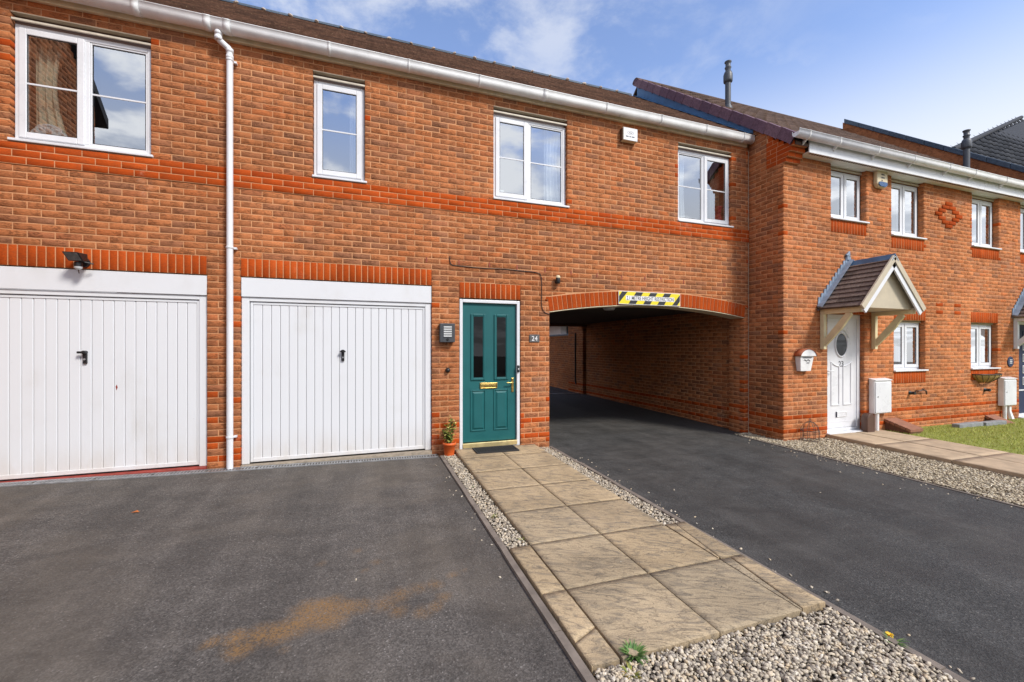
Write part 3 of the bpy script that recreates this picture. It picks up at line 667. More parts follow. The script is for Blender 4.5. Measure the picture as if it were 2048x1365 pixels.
# arch ring
NV = 49
for i in range(NV):
    t0 = -ATH + 2 * ATH * i / NV; t1 = -ATH + 2 * ATH * (i + 1) / NV; g = .0048 / AR
    def ap(r, t, y): return (AXC + r * math.sin(t), y, AZC + r * math.cos(t))
    j = random.uniform(-.001, .001); ro, ri = AR + .217, AR + .003; y0 = -.002 + j
    m = MB(); bv = .003
    inn = [ap(ri + bv, t0 + g + bv / AR, y0), ap(ri + bv, t1 - g - bv / AR, y0), ap(ro - bv, t1 - g - bv / AR, y0), ap(ro - bv, t0 + g + bv / AR, y0)]
    mid = [ap(ri, t0 + g, y0 + bv), ap(ri, t1 - g, y0 + bv), ap(ro, t1 - g, y0 + bv), ap(ro, t0 + g, y0 + bv)]; bk = [(p[0], .1, p[2]) for p in mid]
    m.add(inn + mid + bk, [(0, 1, 2, 3)] + [(k, (k + 1) % 4, 4 + (k + 1) % 4, 4 + k) for k in range(4)] + [(4 + k, 4 + (k + 1) % 4, 8 + (k + 1) % 4, 8 + k) for k in range(4)])
    m.build('red_brick', M['red'], w24)
    W.mort.hexa([ap(AR + .006, t0, .004), ap(AR + .006, t1, .004), ap(AR + .006, t1, .097), ap(AR + .006, t0, .097), ap(AR + .222, t0, .004), ap(AR + .222, t1, .004), ap(AR + .222, t1, .097), ap(AR + .222, t0, .097)])
m = MB(); N_ = 24
for i in range(N_):
    t0 = -ATH + 2 * ATH * i / N_; t1 = -ATH + 2 * ATH * (i + 1) / N_
    m.hexa([ap(AR - .010, t0, .004), ap(AR - .010, t1, .004), ap(AR - .010, t1, .30), ap(AR - .010, t0, .30), ap(AR, t0, .004), ap(AR, t1, .004), ap(AR, t1, .30), ap(AR, t0, .30)])
m.build('arch_lintel', M['cream'], h24)
W.emit(w24)
for x, y in ((853, 520), (918, 525), (979, 530), (1034, 535), (1090, 541), (1142, 546), (1194, 551), (1243, 556), (1290, 557), (1322, 559), (1367, 564), (1448, 570)):
    p = wy(x, y); MB().box(p[0] - .006, p[0] + .006, -.004, .01, p[2] - .034, p[2] + .034).build('weep_vent', M['redstep'], w24)
# window fittings
YF = .055
def fit24(k, lights): a, b = WIN[k]; return window(h24, a + .004, b - .004, 3.548, 4.765, YF, lights, True, (-.028, .03), (.008, 4.90))
fit24('w1', [(.5, 'sash'), (.5, 'fixed')]); fit24('w2', [(1., 'sash')]); fit24('w3', [(.47, 'sash'), (.53, 'fixed')]); fit24('w4', [(.50, 'fixed'), (.50, 'sash')])
curtain(-3.36, -3.08, 3.45, 4.84, .20, 'curtain', 'cream curtain drawn to the side of the window with the white ornament', .75, folds=3)
curtain(-.20, -.02, 3.45, 4.84, .20, 'curtainw', 'white curtain behind the single narrow window', .5, folds=3)
curtain(2.60, 2.88, 3.45, 4.84, .20, 'curtainw', 'white curtain in the double window above the front door', .5, folds=4)
curtain(5.05, 5.28, 3.45, 4.84, .20, 'curtainw', 'white curtain in the window beside the house corner', .3, folds=4)
curtain(5.95, 6.16, 3.45, 4.84, .30, 'curtain', 'cream curtain behind the red vase', .2, folds=4)
# white fretwork ornament, red vase, small wooden block on the inner sills
m = MB(); oc = wy(98, 252, .16)
for k in range(11):
    a = math.pi * k / 10 * 1.0; r = .11 if k % 2 else .085; cxk, czk = oc[0] + math.cos(a) * r * 1.0, 3.66 + math.sin(a) * .10
    m.tube([(cxk + .035 * math.cos(t), .16 + .006 * math.sin(3 * t), czk + .03 * math.sin(t)) for t in np.linspace(0, 2 * math.pi, 13)], .017, 6)
for k in range(5):
    cxk = oc[0] - .08 + .04 * k; m.tube([(cxk + .03 * math.cos(t), .16, 3.65 + .035 * math.sin(t)) for t in np.linspace(0, 2 * math.pi, 13)], .017, 6)
m.box(oc[0] - .13, oc[0] + .13, .14, .18, 3.585, 3.61)
tag(m.build('ornament', M['ornament']), 'white curly fretwork ornament on the window sill beside the cream curtain', 'ornament')
oc = wy(1439, 425, .16); m = MB(); m.lathe([(.075, 0), (.080, .03), (.062, .14), (.045, .20), (.07, .29), (.08, .32), (.07, .32)], (oc[0] - .03, .165, 3.60), 'z', 16)
tag(m.build('vase', M['redvase']), 'red waisted vase standing on a window sill', 'vase')
for x in (-2.98, 1.80):
    tag(MB().box(x, x + .13, .15, .19, 3.585, 3.585 + (.03 if x < 0 else .14)).build('sill_block', M['coir'] if x < 0 else M['curtainw'], bev=.003), 'small wooden block on the sill by the white ornament' if x < 0 else 'pale card standing on the sill above the front door', 'block' if x < 0 else 'card')

# garage doors
def garage(x0, x1, zlow, red):
    g = MB(); g.box(x0 + .004, x1 - .004, .012, .045, 2.003, 2.232)
    g.box(x0 + .004, x0 + .085, .03, .09, zlow, 2.0); g.box(x1 - .085, x1 - .004, .03, .09, zlow, 2.0); g.box(x0 + .085, x1 - .085, .03, .09, 1.952, 2.0)
    d = g.build('garage_door', M['garage'], h24, .004)
    a, b, c, e = x0 + .092, x1 - .082, zlow + .015, 1.945
    MB().ring(a, b, c, e, .03, .045, .085, .045).build('door_frame', M['garage'], d, .004)
    n = 21; w = (b - a - .06) / n; pm = MB(); pm.box(0, 1, 0, 1, 0, 1)
    mm = MB(); h0, h1 = c + .045, e - .03
    poly = [(.0006, .007), (.004, .001), (.008, 0), (w - .009, 0), (w - .005, .002), (w - .0025, .007), (w - .0025, .022), (.0006, .022)]
    mm.prism([(p, q) for p, q in poly], 0, h1 - h0, 'z'); me0 = None
    for i in range(n):
        if me0 is None:
            V = np.array(mm.v); me0 = bpy.data.meshes.new('panel'); me0.from_pydata(V.tolist(), [], mm.f); me0.materials.append(M['garage'])
        link_mesh('panel', me0, None, d, Vector((a + .03 + i * w, .052, h0)) - rootloc(d))
    MB().box(x0 + .09, x1 - .09, .088, .095, zlow, 1.96).build('door_back', M['black'], d)
    return d
def ghandle(d, x, side):
    m = MB(); m.box(x - .017, x + .017, .028, .052, 1.225, 1.335); m.tube([(x, .052, 1.345), (x, .005, 1.345)], .019, 12)
    if side: m.box(x - .052, x + .014, -.004, .016, 1.333, 1.357)
    else: m.prism([(x - .03, 1.335), (x + .03, 1.335), (x + .036, 1.35), (x + .012, 1.368), (x - .012, 1.368), (x - .036, 1.35)], -.006, .018)
    m.build('handle', M['black'], d, .004); MB().tube([(x, .0265, 1.27), (x, .020, 1.27)], .011, 12).build('lock', M['steel'], d)
g1 = garage(-3.99, -1.738, .02, True); ghandle(g1, -2.862, True)
g2 = garage(-1.402, .850, .0, False); ghandle(g2, -.276, False)
p = wy(233, 775, .05); m = MB(); m.prism([(p[0], p[2] - .035), (p[0] + .010, p[2]), (p[0] + .002, p[2] + .03), (p[0] - .008, p[2] + .005)], .0505, .0518); m.build('paint_chip', M['redstep'], g1)
MB().box(-3.99, -1.74, -.02, .06, -.03, .018).build('step', M['redstep'], h24, .004)
MB().box(-1.40, .85, -.02, .06, -.09, -.004).build('step', M['concrete'], h24, .004)
# drainage channel along the garages
dr = thing('drain_channel', (-1.4, -.09, -.03), 'galvanised slotted drain channel along the foot of the garage doors', 'drain')
x = -4.7
while x < .90:
    x2 = min(x + .5, .91); m = MB(); L_ = x2 - x - .004
    def zt(u): return gz(u, -.09) + .010
    def bar(xa, xb, ya, yb): m.hexa([(xa, ya, zt(xa) - .012), (xb, ya, zt(xb) - .012), (xb, yb, zt(xb) - .012), (xa, yb, zt(xa) - .012), (xa, ya, zt(xa)), (xb, ya, zt(xb)), (xb, yb, zt(xb)), (xa, yb, zt(xa))])
    bar(x, x + L_, -.155, -.135); bar(x, x + L_, -.045, -.022)
    k = x + .006
    while k < x + L_ - .014: bar(k, k + .014, -.135, -.045); k += .032
    m.build('grate', M['steel'], dr); x = x2
MB().hexa([(-4.7, -.15, gz(-4.7, 0) - .03), (.91, -.15, gz(.91, 0) - .03), (.91, -.03, gz(.91, 0) - .03), (-4.7, -.03, gz(-4.7, 0) - .03), (-4.7, -.15, gz(-4.7, 0) - .003), (.91, -.15, gz(.91, 0) - .003), (.91, -.03, gz(.91, 0) - .003), (-4.7, -.03, gz(-4.7, 0) - .003)]).build('channel', M['black'], dr)

# teal front door
DX0, DX1 = 1.236, 2.132
m = MB(); m.ring(DX0, DX1, -.03, 2.075, .045, .012, .10, .012); fd = m.build('door_frame', M['upvc'], h24, .006)
LX0, LX1, LZ0, LZ1 = 1.285, 2.083, .055, 2.026; YL = .05
MB().box(LX0, LX1, YL, YL + .045, LZ0, LZ1).build('door', M['teal'], fd, .003); LC = (LX0 + LX1) / 2
for s_ in (-1, 1):
    cxp = LC + s_ * .172
    MB().ring(cxp - .108, cxp + .108, .93, 1.875, .030, YL - .016, YL + .002).build('moulding', M['teal'], fd, .007)
    MB().ring(cxp - .079, cxp + .079, .959, 1.846, .010, YL - .010, YL + .001).build('glazing_bead', M['teal'], fd, .003)
    MB().box(cxp - .070, cxp + .070, YL - .0015, YL - .0005, .968, 1.837).build('pane_backing', M['black'], fd); MB().box(cxp - .070, cxp + .070, YL - .005, YL - .002, .968, 1.837).build('pane', M['glassdark'], fd)
    MB().ring(cxp - .115, cxp + .115, .205, .795, .022, YL - .010, YL + .002).build('moulding', M['teal'], fd, .006)
    q = .085; MB().hexa([(cxp - q, YL - .001, .232), (cxp + q, YL - .001, .232), (cxp + q, YL, .768), (cxp - q, YL, .768), (cxp - q + .025, YL - .014, .257), (cxp + q - .025, YL - .014, .257), (cxp + q - .025, YL - .014, .743), (cxp - q + .025, YL - .014, .743)]).build('panel', M['teal'], fd)
m = MB(); m.ring(1.535, 1.795, .808, .892, .015, YL - .014, YL); m.build('letter_plate', M['brass'], fd, .004); MB().box(1.551, 1.779, YL - .010, YL, .824, .876).build('letter_flap', M['brass'], fd, .003)
m = MB(); m.box(2.012, 2.046, YL - .010, YL, .745, .95); m.tube([(2.03, YL - .01, .885), (2.03, YL - .05, .885), (2.0, YL - .058, .886), (1.93, YL - .055, .888)], .009, 10); m.tube([(2.03, YL - .011, .80), (2.03, YL - .016, .80)], .012, 10); m.build('handle', M['brass'], fd, .003)
MB().box(1.281, 2.087, .0, .045, -.016, .048).build('threshold', M['goldstrip'], fd, .004)
MB().box(DX0, DX1, -.06, .11, -.10, -.031).build('step', M['stonegrey'], h24, .005)
# passage
WP = Wall((6.43, 0, 0), (0, 1, 0), (-1, 0, 0)); WP.rows(.102, .34, ZB, 2.30, (), [(.29, .365), (.065, .14)], None, 0.02)
pier = MB().box(6.435, 6.529, .105, .335, -.3, 2.3).build('arch_pier', M['mortar'], h24); WP.emit(pier, True, 60)
MB().box(2.44, 2.585, .11, 6.0, -.3, 2.3).build('passage_wall', M['passage_dark'], h24)
MB().box(2.3, 6.52, .31, 6.1, 2.13, 2.5).build('passage_ceiling', M['passage_dark'], h24); MB().box(2.3, 6.52, .11, .309, 2.30, 2.5).build('passage_ceiling', M['passage_dark'], h24)  # ceiling set low to let in less sky light
MB().box(2.3, 6.52, 5.85, 6.1, 2.05, 2.129).build('passage_beam', M['wedgedark'], h24)
MB().lathe([(.09, -.05), (.11, -.02), (.11, 0)], (4.2, .9, 2.13), 'z', 20).build('ceiling_light', M['opal'], h24)
MB().box(-5.2, 6.43, 5.9, 6.1, 2.5, 5.2).build('rear_wall', M['wedgedark'], h24)

# ------------------------------------------------------------------ roofs
def tile_mesh(name, w, ln, prof, th=.026, lift=.034):
    V = []; Fq = []; n = len(prof)
    for s_, b in ((0, lift), (ln, 0)):
        for u, hgt in prof: V.append((u * w, s_, hgt + b))
    for u, hgt in prof: V.append((u * w, 0, hgt + lift - th))
    for i in range(n - 1): Fq.append((i, i + 1, n + i + 1, n + i)); Fq.append((2 * n + i, 2 * n + i + 1, i + 1, i))
    Fq.append((0, n, 2 * n, 2 * n)) if False else None
    me = fast_mesh(name, V, Fq); return me
def tiled(roof, mat, x0, x1, Y0, Z0, pitch, nrows, w, gauge, prof, name='tile', nmax=300, keep=None, thick=.030, lift=.036):
    me = tile_mesh(name, w, gauge + .07, prof, thick, lift); me.materials.append(mat); cs, sn = math.cos(pitch), math.sin(pitch)
    pts = []
    for r in range(nrows):
        for c_ in range(int((x1 - x0) / w + .999)):
            x = x0 + c_ * w + random.uniform(-.002, .002)
            if keep and not keep(x, r * gauge): continue
            pts.append((x, Y0 + cs * r * gauge, Z0 + sn * r * gauge + random.uniform(-.002, .003)))
    def ar(p):
        X, Y, z = proj((p[0] + w / 2, p[1], p[2]))
        return 0 if (z < .3 or X < -40 or X > 2090 or Y < -15) else 1 / z
    order = sorted(range(len(pts)), key=lambda i: -ar(pts[i])); take = set(i for i in order[:nmax] if ar(pts[i]) > 0); off = rootloc(roof)
    for i in sorted(take):
        o = link_mesh(name, me, None, roof, Vector(pts[i]) - off); o.rotation_euler = (pitch + random.uniform(-.006, .006), 0, random.uniform(-.004, .004))
    rest = [p for i, p in enumerate(pts) if i not in take]
    if rest:
        TV = np.array([v.co[:] for v in me.vertices]); TF = np.array([list(p.vertices) for p in me.polygons])
        R_ = np.array([[1, 0, 0], [0, cs, -sn], [0, sn, cs]]); base = TV @ R_.T
        V = (base[None] + np.array(rest)[:, None, :]).reshape(-1, 3) - np.array(off); Fc = (TF[None] + (np.arange(len(rest)) * len(TV))[:, None, None]).reshape(-1, 4)
        tag(link_mesh(name + 's', fast_mesh(name + 's', V, Fc, np.repeat(rng.random(len(rest)), len(TF))), mat, roof), kind='stuff')
FLAT = [(0, .003), (.06, 0), (.47, 0), (.5, .004), (.53, 0), (.94, 0), (1., .002)]
ROLL = [(0, 0), (.10, .006), (.22, .034), (.36, .036), (.50, .008), (.75, 0), (1., .001)]
PAN = [(0, .03), (.15, .022), (.35, .004), (.55, 0), (.75, .012), (.9, .028), (1., .031)]
RY, RZ = 3.30, 7.76; EY, EZ = -.135, 5.150; PM = math.atan2(RZ - EZ, RY - EY)
def rprism(x0, x1, ey, ez, ry, rz, drop=.05): return MB().prism([(ey + .03, ez - drop), (ry, rz - drop), (2 * ry - ey, ez - drop), (2 * ry - ey, ez - drop - .06), (ry, rz - drop - .08), (ey + .03, ez - drop - .06)], x0, x1, 'x')
r24 = rprism(-5.3, 6.49, EY, EZ, RY, RZ).build('roof', M['tile'], h24)
tiled(r24, M['tile'], -4.5, 6.42, EY, EZ - .02, PM, 14, .30, .315, FLAT)
def halfpipe(L_, r=.115, th=.015, n=10):
    m = MB(); po = [(r * math.cos(math.pi * k / n), r * .8 * math.sin(math.pi * k / n)) for k in range(n + 1)]; pi_ = [((r - th) * math.cos(math.pi * k / n), (r - th) * .8 * math.sin(math.pi * k / n)) for k in range(n, -1, -1)]
    m.prism(po + pi_, 0, L_, 'x', True); me = bpy.data.meshes.new('ridge_tile'); me.from_pydata(m.v, [], m.f); return me
rm = halfpipe(.447); rm.materials.append(M['ridge'])
bm_ = MB(); bm_.lathe([(.0, -.02), (.03, -.01), (.034, .004), (.018, .016), (0, .02)], (0, 0, 0), 'z', 8); bme = bpy.data.meshes.new('bedding'); bme.from_pydata(bm_.v, [], bm_.f); bme.materials.append(M['mortarblob'])
x = -4.5
while x < 6.3:
    link_mesh('ridge_tile', rm, None, r24, Vector((x, RY, RZ - .055 + random.uniform(-.004, .004))) - rootloc(r24))
    o = link_mesh('bedding', bme, None, r24, Vector((x, RY - .112, RZ - .035)) - rootloc(r24)); o.rotation_euler = (.5, random.uniform(-.3, .3), random.uniform(0, 6)); s_ = random.uniform(1.1, 1.7); o.scale = (s_, s_, s_); x += .45
# fascia, gutter, downpipe of house 24
MB().box(-5.2, 6.46, -.040, .012, 4.988, 5.15).build('fascia', M['cream'], h24, .003)
def gutter_poly(yc, zc, r, th=.004, n=12, lip=.055):
    o_ = [(yc + r * math.cos(math.pi + math.pi * k / n), zc + r * math.sin(math.pi + math.pi * k / n)) for k in range(n + 1)]
    i_ = [(yc + (r - th) * math.cos(math.pi + math.pi * k / n), zc + (r - th) * math.sin(math.pi + math.pi * k / n)) for k in range(n, -1, -1)]
    return [(yc - r - .004, zc + lip), (yc - r - .004, zc + lip - .008), (yc - r, zc + lip - .010)] + o_ + [(yc + r, zc + .04), (yc + r - th, zc + .04)] + i_ + [(yc - r + th, zc + lip)]
GY, GZ, GR = -.112, 5.078, .068
g24 = MB().prism(gutter_poly(GY, GZ, GR), -5.3, 6.47, 'x', True).build('gutter', M['oldwhite'], h24)
def gut_bracket(par, x, yc, zc, r, w=.028, mat='oldwhite'):
    MB().prism(gutter_poly(yc, zc, r + .006, .005), x - w / 2, x + w / 2, 'x', True).build('bracket', M[mat], par)
for px_, py_ in ((10, -5), (658, 100), (818, 138), (960, 165), (1215, 215), (1325, 238), (1415, 256), (1490, 272)): gut_bracket(g24, wy(px_, py_, GY - GR)[0], GY, GZ, GR)
for px_, py_ in ((268, 5), (1092, 190), (412, 45), (452, 50)):
    x = wy(px_, py_, GY - GR)[0]; gut_bracket(g24, x, GY, GZ, GR, .07)
MB().prism([(GY + GR * math.cos(math.pi + math.pi * k / 12), GZ + GR * math.sin(math.pi + math.pi * k / 12)) for k in range(13)] + [(GY + GR, GZ + .012), (GY - GR, GZ + .012)], 6.465, 6.475, 'x').build('end_cap', M['oldwhite'], g24)
DPX = wy(460, 700, -.06)[0]; ox = wy(438, 62, -.09)[0]
m = MB(); m.tube([(ox, GY, GZ - .05), (ox, GY, 4.955), (ox + .01, -.098, 4.925), (DPX - .012, -.068, 4.872), (DPX, -.066, 4.835), (DPX, -.066, gz(DPX, -.06) + .01)], .034, 16)
dp = m.build('downpipe', M['upvc'], h24)
for z in (5.0, 4.94, 4.845, 4.77): MB().lathe([(.034, -.022), (.0385, -.02), (.0385, .02), (.034, .022)], (ox if z > 4.9 else DPX, GY if z > 4.9 else -.066, z), 'z', 16).build('pipe_joint', M['upvc'], dp)
for z in (4.74, 2.56, .353):
    m = MB(); m.lathe([(.034, -.012), (.0395, -.012), (.0395, .012), (.034, .012)], (DPX, -.066, z), 'z', 16); m.box(DPX + .03, DPX + .062, -.045, .0, z - .012, z + .012); m.build('pipe_clip', M['upvc'], dp, .002)

# ================================================================== HOUSE 23
h23 = thing('brick_house', (10.5, YB, -.15), 'orange brick terraced house with small gabled door canopies and plum verge tiles', 'house')
B0 = .19 - 6 * CO
V1 = Wall((0, YB, 0), (1, 0, 0), (0, -1, 0)); X23 = 6.53; XE = 15.2
u23 = dict(w1=(7.659, 8.587, 3.64), w2=(9.288, 10.266, 3.49), w3=(11.866, 12.859, 3.49), w4=(13.706, 14.66, 3.49)); low = dict(g1=(9.36, 10.315), g2=(11.83, 12.82))
FB23 = 4.595
o23 = [(a, b, z, 9) for a, b, z in u23.values()] + [(a, b, z - .225, z) for a, b, z in u23.values()] + [(a, b, .715, 2.14) for a, b in low.values()] + [(7.571, 8.532, -1, 2.215), (13.645, 14.6, -1, 2.215)]
V1.rows(X23, XE, B0, 4.64, o23, [(.19, .265), (-.035, .04)], None, X23 - .01, True)
for a, b, z in u23.values(): V1.soldiers(a, b, z - .225, z)
for a, b in low.values(): V1.soldiers(a, b, .715, .94); V1.soldiers(a, b, 1.915, 2.14)
V1.soldiers(7.571, 8.532, 1.99, 2.215); V1.soldiers(13.645, 14.6, 1.99, 2.215)
w23 = MB().box(6.66, 15.2, YB + .102, YB + .14, 4.56, 4.7).build('wall', M['mortar'], h23)
# raised diamond of red bricks
dc, dz = 11.055, .19 + 51 * CO
for r in range(-3, 4):
    k = 3 - abs(r)
    for s_ in ((-1, 1) if k else (0,)): V1.brick(dc + s_ * k * .1125 - .1075, dc + s_ * k * .1125 + .1075, dz + r * CO, dz + r * CO, dz + r * CO + HB, True, .016, .02)
for x in (10.761, 11.361):
    for z in (2.215, 2.065): V1.brick(x - .11, x + .11, z, z, z + HB, True, .004, .02)
# corbelled corner under the eaves
yb_, = (-.36,)
SLC = (8.15 - 4.81) / (3.24 + .89)
for i in range(7):
    z = .19 + 57 * CO + i * CO; ym = YB - .042 * (i + 1) if i < 4 else max(YB - .16, (z + HB + .15 - 4.81) / SLC - .89)
    if i < 4:
        for a_, b_ in ((-.003, .155), (.165, .325)):
            m = MB(); m.box(X23 + a_, X23 + b_, ym, YB + .12, z, z + HB); m.build('red_brick', M['red'], w23, .003)
        MB().box(X23 + .001, X23 + .32, ym + .006, yb_ - .001, z - .006, z + CO - .006).build('mortar', M['mortar'], w23)
        y_ = YB + .13
    else: y_ = ym; MB().box(X23 + .001, X23 + .10, ym + .006, yb_ - .001, z - .006, z + CO - .006).build('mortar', M['mortar'], w23)
    while y_ < yb_ - .03:
        y2 = min(y_ + (.215 if (i + int(y_ * 10)) % 2 else .102), yb_); MB().box(X23 - .003, X23 + .08, y_, y2, z, z + HB).build('red_brick', M['red'], w23, .003); y_ = y2 + .009
V1.emit(w23, face='brick23_lit')
# side wall: the return beside the arch, then the side of the passage
S1 = Wall((X23, YB, 0), (0, 1, 0), (-1, 0, 0))
RE23 = (-.89, 4.81); SL23 = (8.15 - 4.81) / (3.24 + .89)
def roof23(y): return RE23[1] + (y - RE23[0]) * SL23
tri = []
z = B0
while z < 5.6:
    um = (z + .16 - RE23[1]) / SL23 + RE23[0] - YB
    if z > 4.45: tri.append((0, max(um, .32 if z < 4.93 else um), z, z + CO))
    z += CO
S1.rows(.103, .672, B0, 5.35, tri, [(.19, .265), (-.035, .04)], None, .09)
S1.rows(1.018, 6.62, B0, 2.20, (), [(.19, .265), (-.035, .04)], None, .05)
side = MB().box(X23 + .102, X23 + .16, YB + .12, 6.9, -.3, 4.85).build('side_wall', M['mortar'], h23); S1.emit(side, True, 300)  # same house in the darker brick, the side's shade put into its colour
MB().prism([(YB + .1, 4.5), (3.3, 4.5), (3.3, 7.9), (YB + .1, roof23(YB + .1) - .22)], X23 + .02, X23 + .1, 'x').build('gable', M['mortar'], h23)
WQ = Wall((6.43, 0, 0), (0, 1, 0), (-1, 0, 0)); WQ.rows(5.95, 6.95, B0, 2.6, (), [(.19, .265), (-.035, .04)], None, .05)
bp = MB().box(6.435, 6.53, 5.955, 6.945, -.3, 2.6).build('rear_pier', M['mortar'], h23); WQ.emit(bp, True, 60)
MB().tube([(6.41, 6.42, 1.86), (6.41, 6.42, .35), (6.40, 6.36, .22)], .022, 8).build('waste_pipe', M['black'], h23)
# windows of house 23
YF23 = YB + .105
for k, (a, b, z) in u23.items(): window(h23, a + .003, b - .003, z + .03, 4.545, YF23, [(.5, 'sash'), (.5, 'sash')], False, (YB - .035, .04), (YF23 - .03, 4.62), True)
for k, (a, b) in low.items(): window(h23, a + .003, b - .003, .97, 1.89, YF23, [(.5, 'sash'), (.5, 'sash')], False, (YB - .035, .04), (YF23 - .03, 1.93), True)
# roof of house 23
R23Z = roof23(3.3)
r23 = rprism(X23 + .03, 15.2, RE23[0], RE23[1] - .02, 3.3, R23Z - .02).build('roof', M['tile23'], h23); P23 = math.atan(SL23)
tiled(r23, M['tile23'], X23 + .04, 14.0, RE23[0] - .02, RE23[1] - .045, P23, 17, .30, .315, ROLL)
rm2 = halfpipe(.447); rm2.materials.append(M['tile23']); x = X23 - .06
while x < 14.0: link_mesh('ridge_tile', rm2, None, r23, Vector((x, 3.3, R23Z - .05)) - rootloc(r23)); x += .45
m = MB(); n_ = 12; m.prism([(3.3 + .11 * math.cos(math.pi * k / n_), R23Z - .05 + .085 * math.sin(math.pi * k / n_)) for k in range(n_ + 1)], X23 - .055, X23 - .04, 'x'); m.build('ridge_end', M['verge'], r23)
vm = MB(); vm.box(-.052, -.034, 0, .352, -.135, .034); vm.box(-.034, .055, 0, .352, .016, .034); vm.box(-.056, -.030, 0, .022, -.14, .04)
vme = bpy.data.meshes.new('verge_tile'); vme.from_pydata(vm.v, [], vm.f); vme.materials.append(M['verge'])
s_ = -.03; cs, sn = math.cos(P23), math.sin(P23)
while s_ < 5.15:
    o = link_mesh('verge_tile', vme, None, r23, Vector((X23, RE23[0] + cs * s_, RE23[1] + sn * s_)) - rootloc(r23)); o.rotation_euler = (P23 + .03, 0, 0); s_ += .318
# lead flashing between the two roofs
m = MB(); ny = 12
for i in range(ny):
    ya, yb2 = -.10 + 3.35 * i / ny, -.10 + 3.35 * (i + 1) / ny + .03; e = .0015 * (i % 3)
    za = lambda y: EZ + (y - EY) * math.tan(PM)
    m.hexa([(X23 - .012 - e, ya, za(ya) - .02), (X23 + .004, ya, za(ya) - .02), (X23 + .004, yb2, za(yb2) - .02), (X23 - .012 - e, yb2, za(yb2) - .02), (X23 - .012 - e, ya, roof23(ya) - .05), (X23 + .004, ya, roof23(ya) - .05), (X23 + .004, yb2, roof23(yb2) - .05), (X23 - .012 - e, yb2, roof23(yb2) - .05)])
    m.hexa([(X23 - .14, ya, za(ya) + .028 + e), (X23 - .012, ya, za(ya) + .035 + e), (X23 - .012, yb2, za(yb2) + .035 + e), (X23 - .14, yb2, za(yb2) + .028 + e), (X23 - .14, ya, za(ya) + .034 + e), (X23 - .012, ya, za(ya) + .042 + e), (X23 - .012, yb2, za(yb2) + .042 + e), (X23 - .14, yb2, za(yb2) + .034 + e)])
m.build('flashing', M['lead'], r24)
# eaves of house 23
YFa = -.845
MB().box(X23 + .335, 15.2, YFa - .02, YFa, FB23, 4.87).build('fascia', M['upvc'], h23, .003)
sf = MB().box(X23 + .335, 15.2, YFa + .001, YB + .10, FB23 + .012, FB23 + .024).build('soffit', M['oldwhite'], h23)
m = MB(); x = X23 + .4
while x < 14.4: m.box(x, x + .035, YFa + .012, YFa + .045, FB23 + .007, FB23 + .0115); x += .06
tag(m.build('soffit_vent', M['brownplastic'], sf), kind='stuff')
G2Y, G2Z = YFa - .02 - .066, 4.815
g23 = MB().prism(gutter_poly(G2Y, G2Z, .062), 6.47, 15.2, 'x', True).build('gutter', M['oldwhite'], h23)
MB().prism([(G2Y + .062 * math.cos(math.pi + math.pi * k / 12), G2Z + .062 * math.sin(math.pi + math.pi * k / 12)) for k in range(13)] + [(G2Y + .062, G2Z + .012), (G2Y - .062, G2Z + .012)], 6.465, 6.475, 'x').build('end_cap', M['oldwhite'], g23)
for px_, py_ in ((1621, 285), (1682, 298), (1759, 312), (1832, 325), (1902, 342), (1953, 350), (2015, 362)): 
    x = wy(px_, py_, G2Y - .06)[0]; gut_bracket(g23, x, G2Y, G2Z, .062)
    MB().prism([(G2Y - .02, G2Z - .062), (YFa - .02, G2Z - .062), (YFa - .02, G2Z - .13)], x - .007, x + .007, 'x').build('bracket', M['oldwhite'], g23)
# flues
def flue(base, h, label):
    f = thing('flue', base, label, 'flue'); x, y, z = base
    MB().lathe([(.058, -.15), (.058, h * .52), (.056, h * .60)], (x, y, z), 'z', 20).build('pipe', M['flue'], f)
    MB().lathe([(.06, h * .55), (.088, h * .57), (.092, h * .60), (.092, h * .72), (.075, h * .775), (.06, h * .79)], (x, y, z), 'z', 24).build('collar', M['flue'], f)
    MB().lathe([(.055, h * .76), (.052, h * .84), (.066, h * .865), (.066, h * .88), (.05, h * .89), (.054, h * .965), (.070, h * .985), (.070, h), (.0, h)], (x, y, z), 'z', 24).build('cap', M['flue'], f)
    m = MB(); m.lathe([(.105, -.12), (.10, -.02), (.066, .07), (.060, .085)], (x, y, z), 'z', 20); m.build('slate_collar', M['anthracite'], f)
    return f
yfl = 1.35; pf = wy(1456, 213, yfl); flue((pf[0], yfl, roof23(yfl) - .02), wy(1459, 125, yfl)[2] - roof23(yfl) + .02, 'dark grey vertical flue on the roof above the white door house corner')
yfl = .05; pf = wy(1933, 328, yfl); flue((pf[0], yfl, roof23(yfl) - .05), wy(1942, 264, yfl)[2] - roof23(yfl) + .05, 'blue grey flue rising in front of the dark pantile roof')
# parapet of the next house along the terrace
nx = thing('parapet_gable', (14.08, 1.3, 4.7), 'brick gable parapet with blue grey coping rising through the terrace roof', 'parapet')
pa = lambda y: 8.40 + (y - 3.08) * .80
MB().prism([(-.75, pa(-.75) - .75), (3.2, 7.0), (3.2, pa(3.2) - .10), (-.75, pa(-.75) - .10)], 14.02, 14.16, 'x').build('wall', M['brick'], nx)
for i in range(10):
    a, b = -.80 + .395 * i, -.80 + .395 * (i + 1) - .006
    MB().prism([(a, pa(a) - .11), (b, pa(b) - .11), (b, pa(b) + .03), (a, pa(a) + .03)], 13.985, 14.20, 'x').build('coping', M['ridge'], nx, .012)

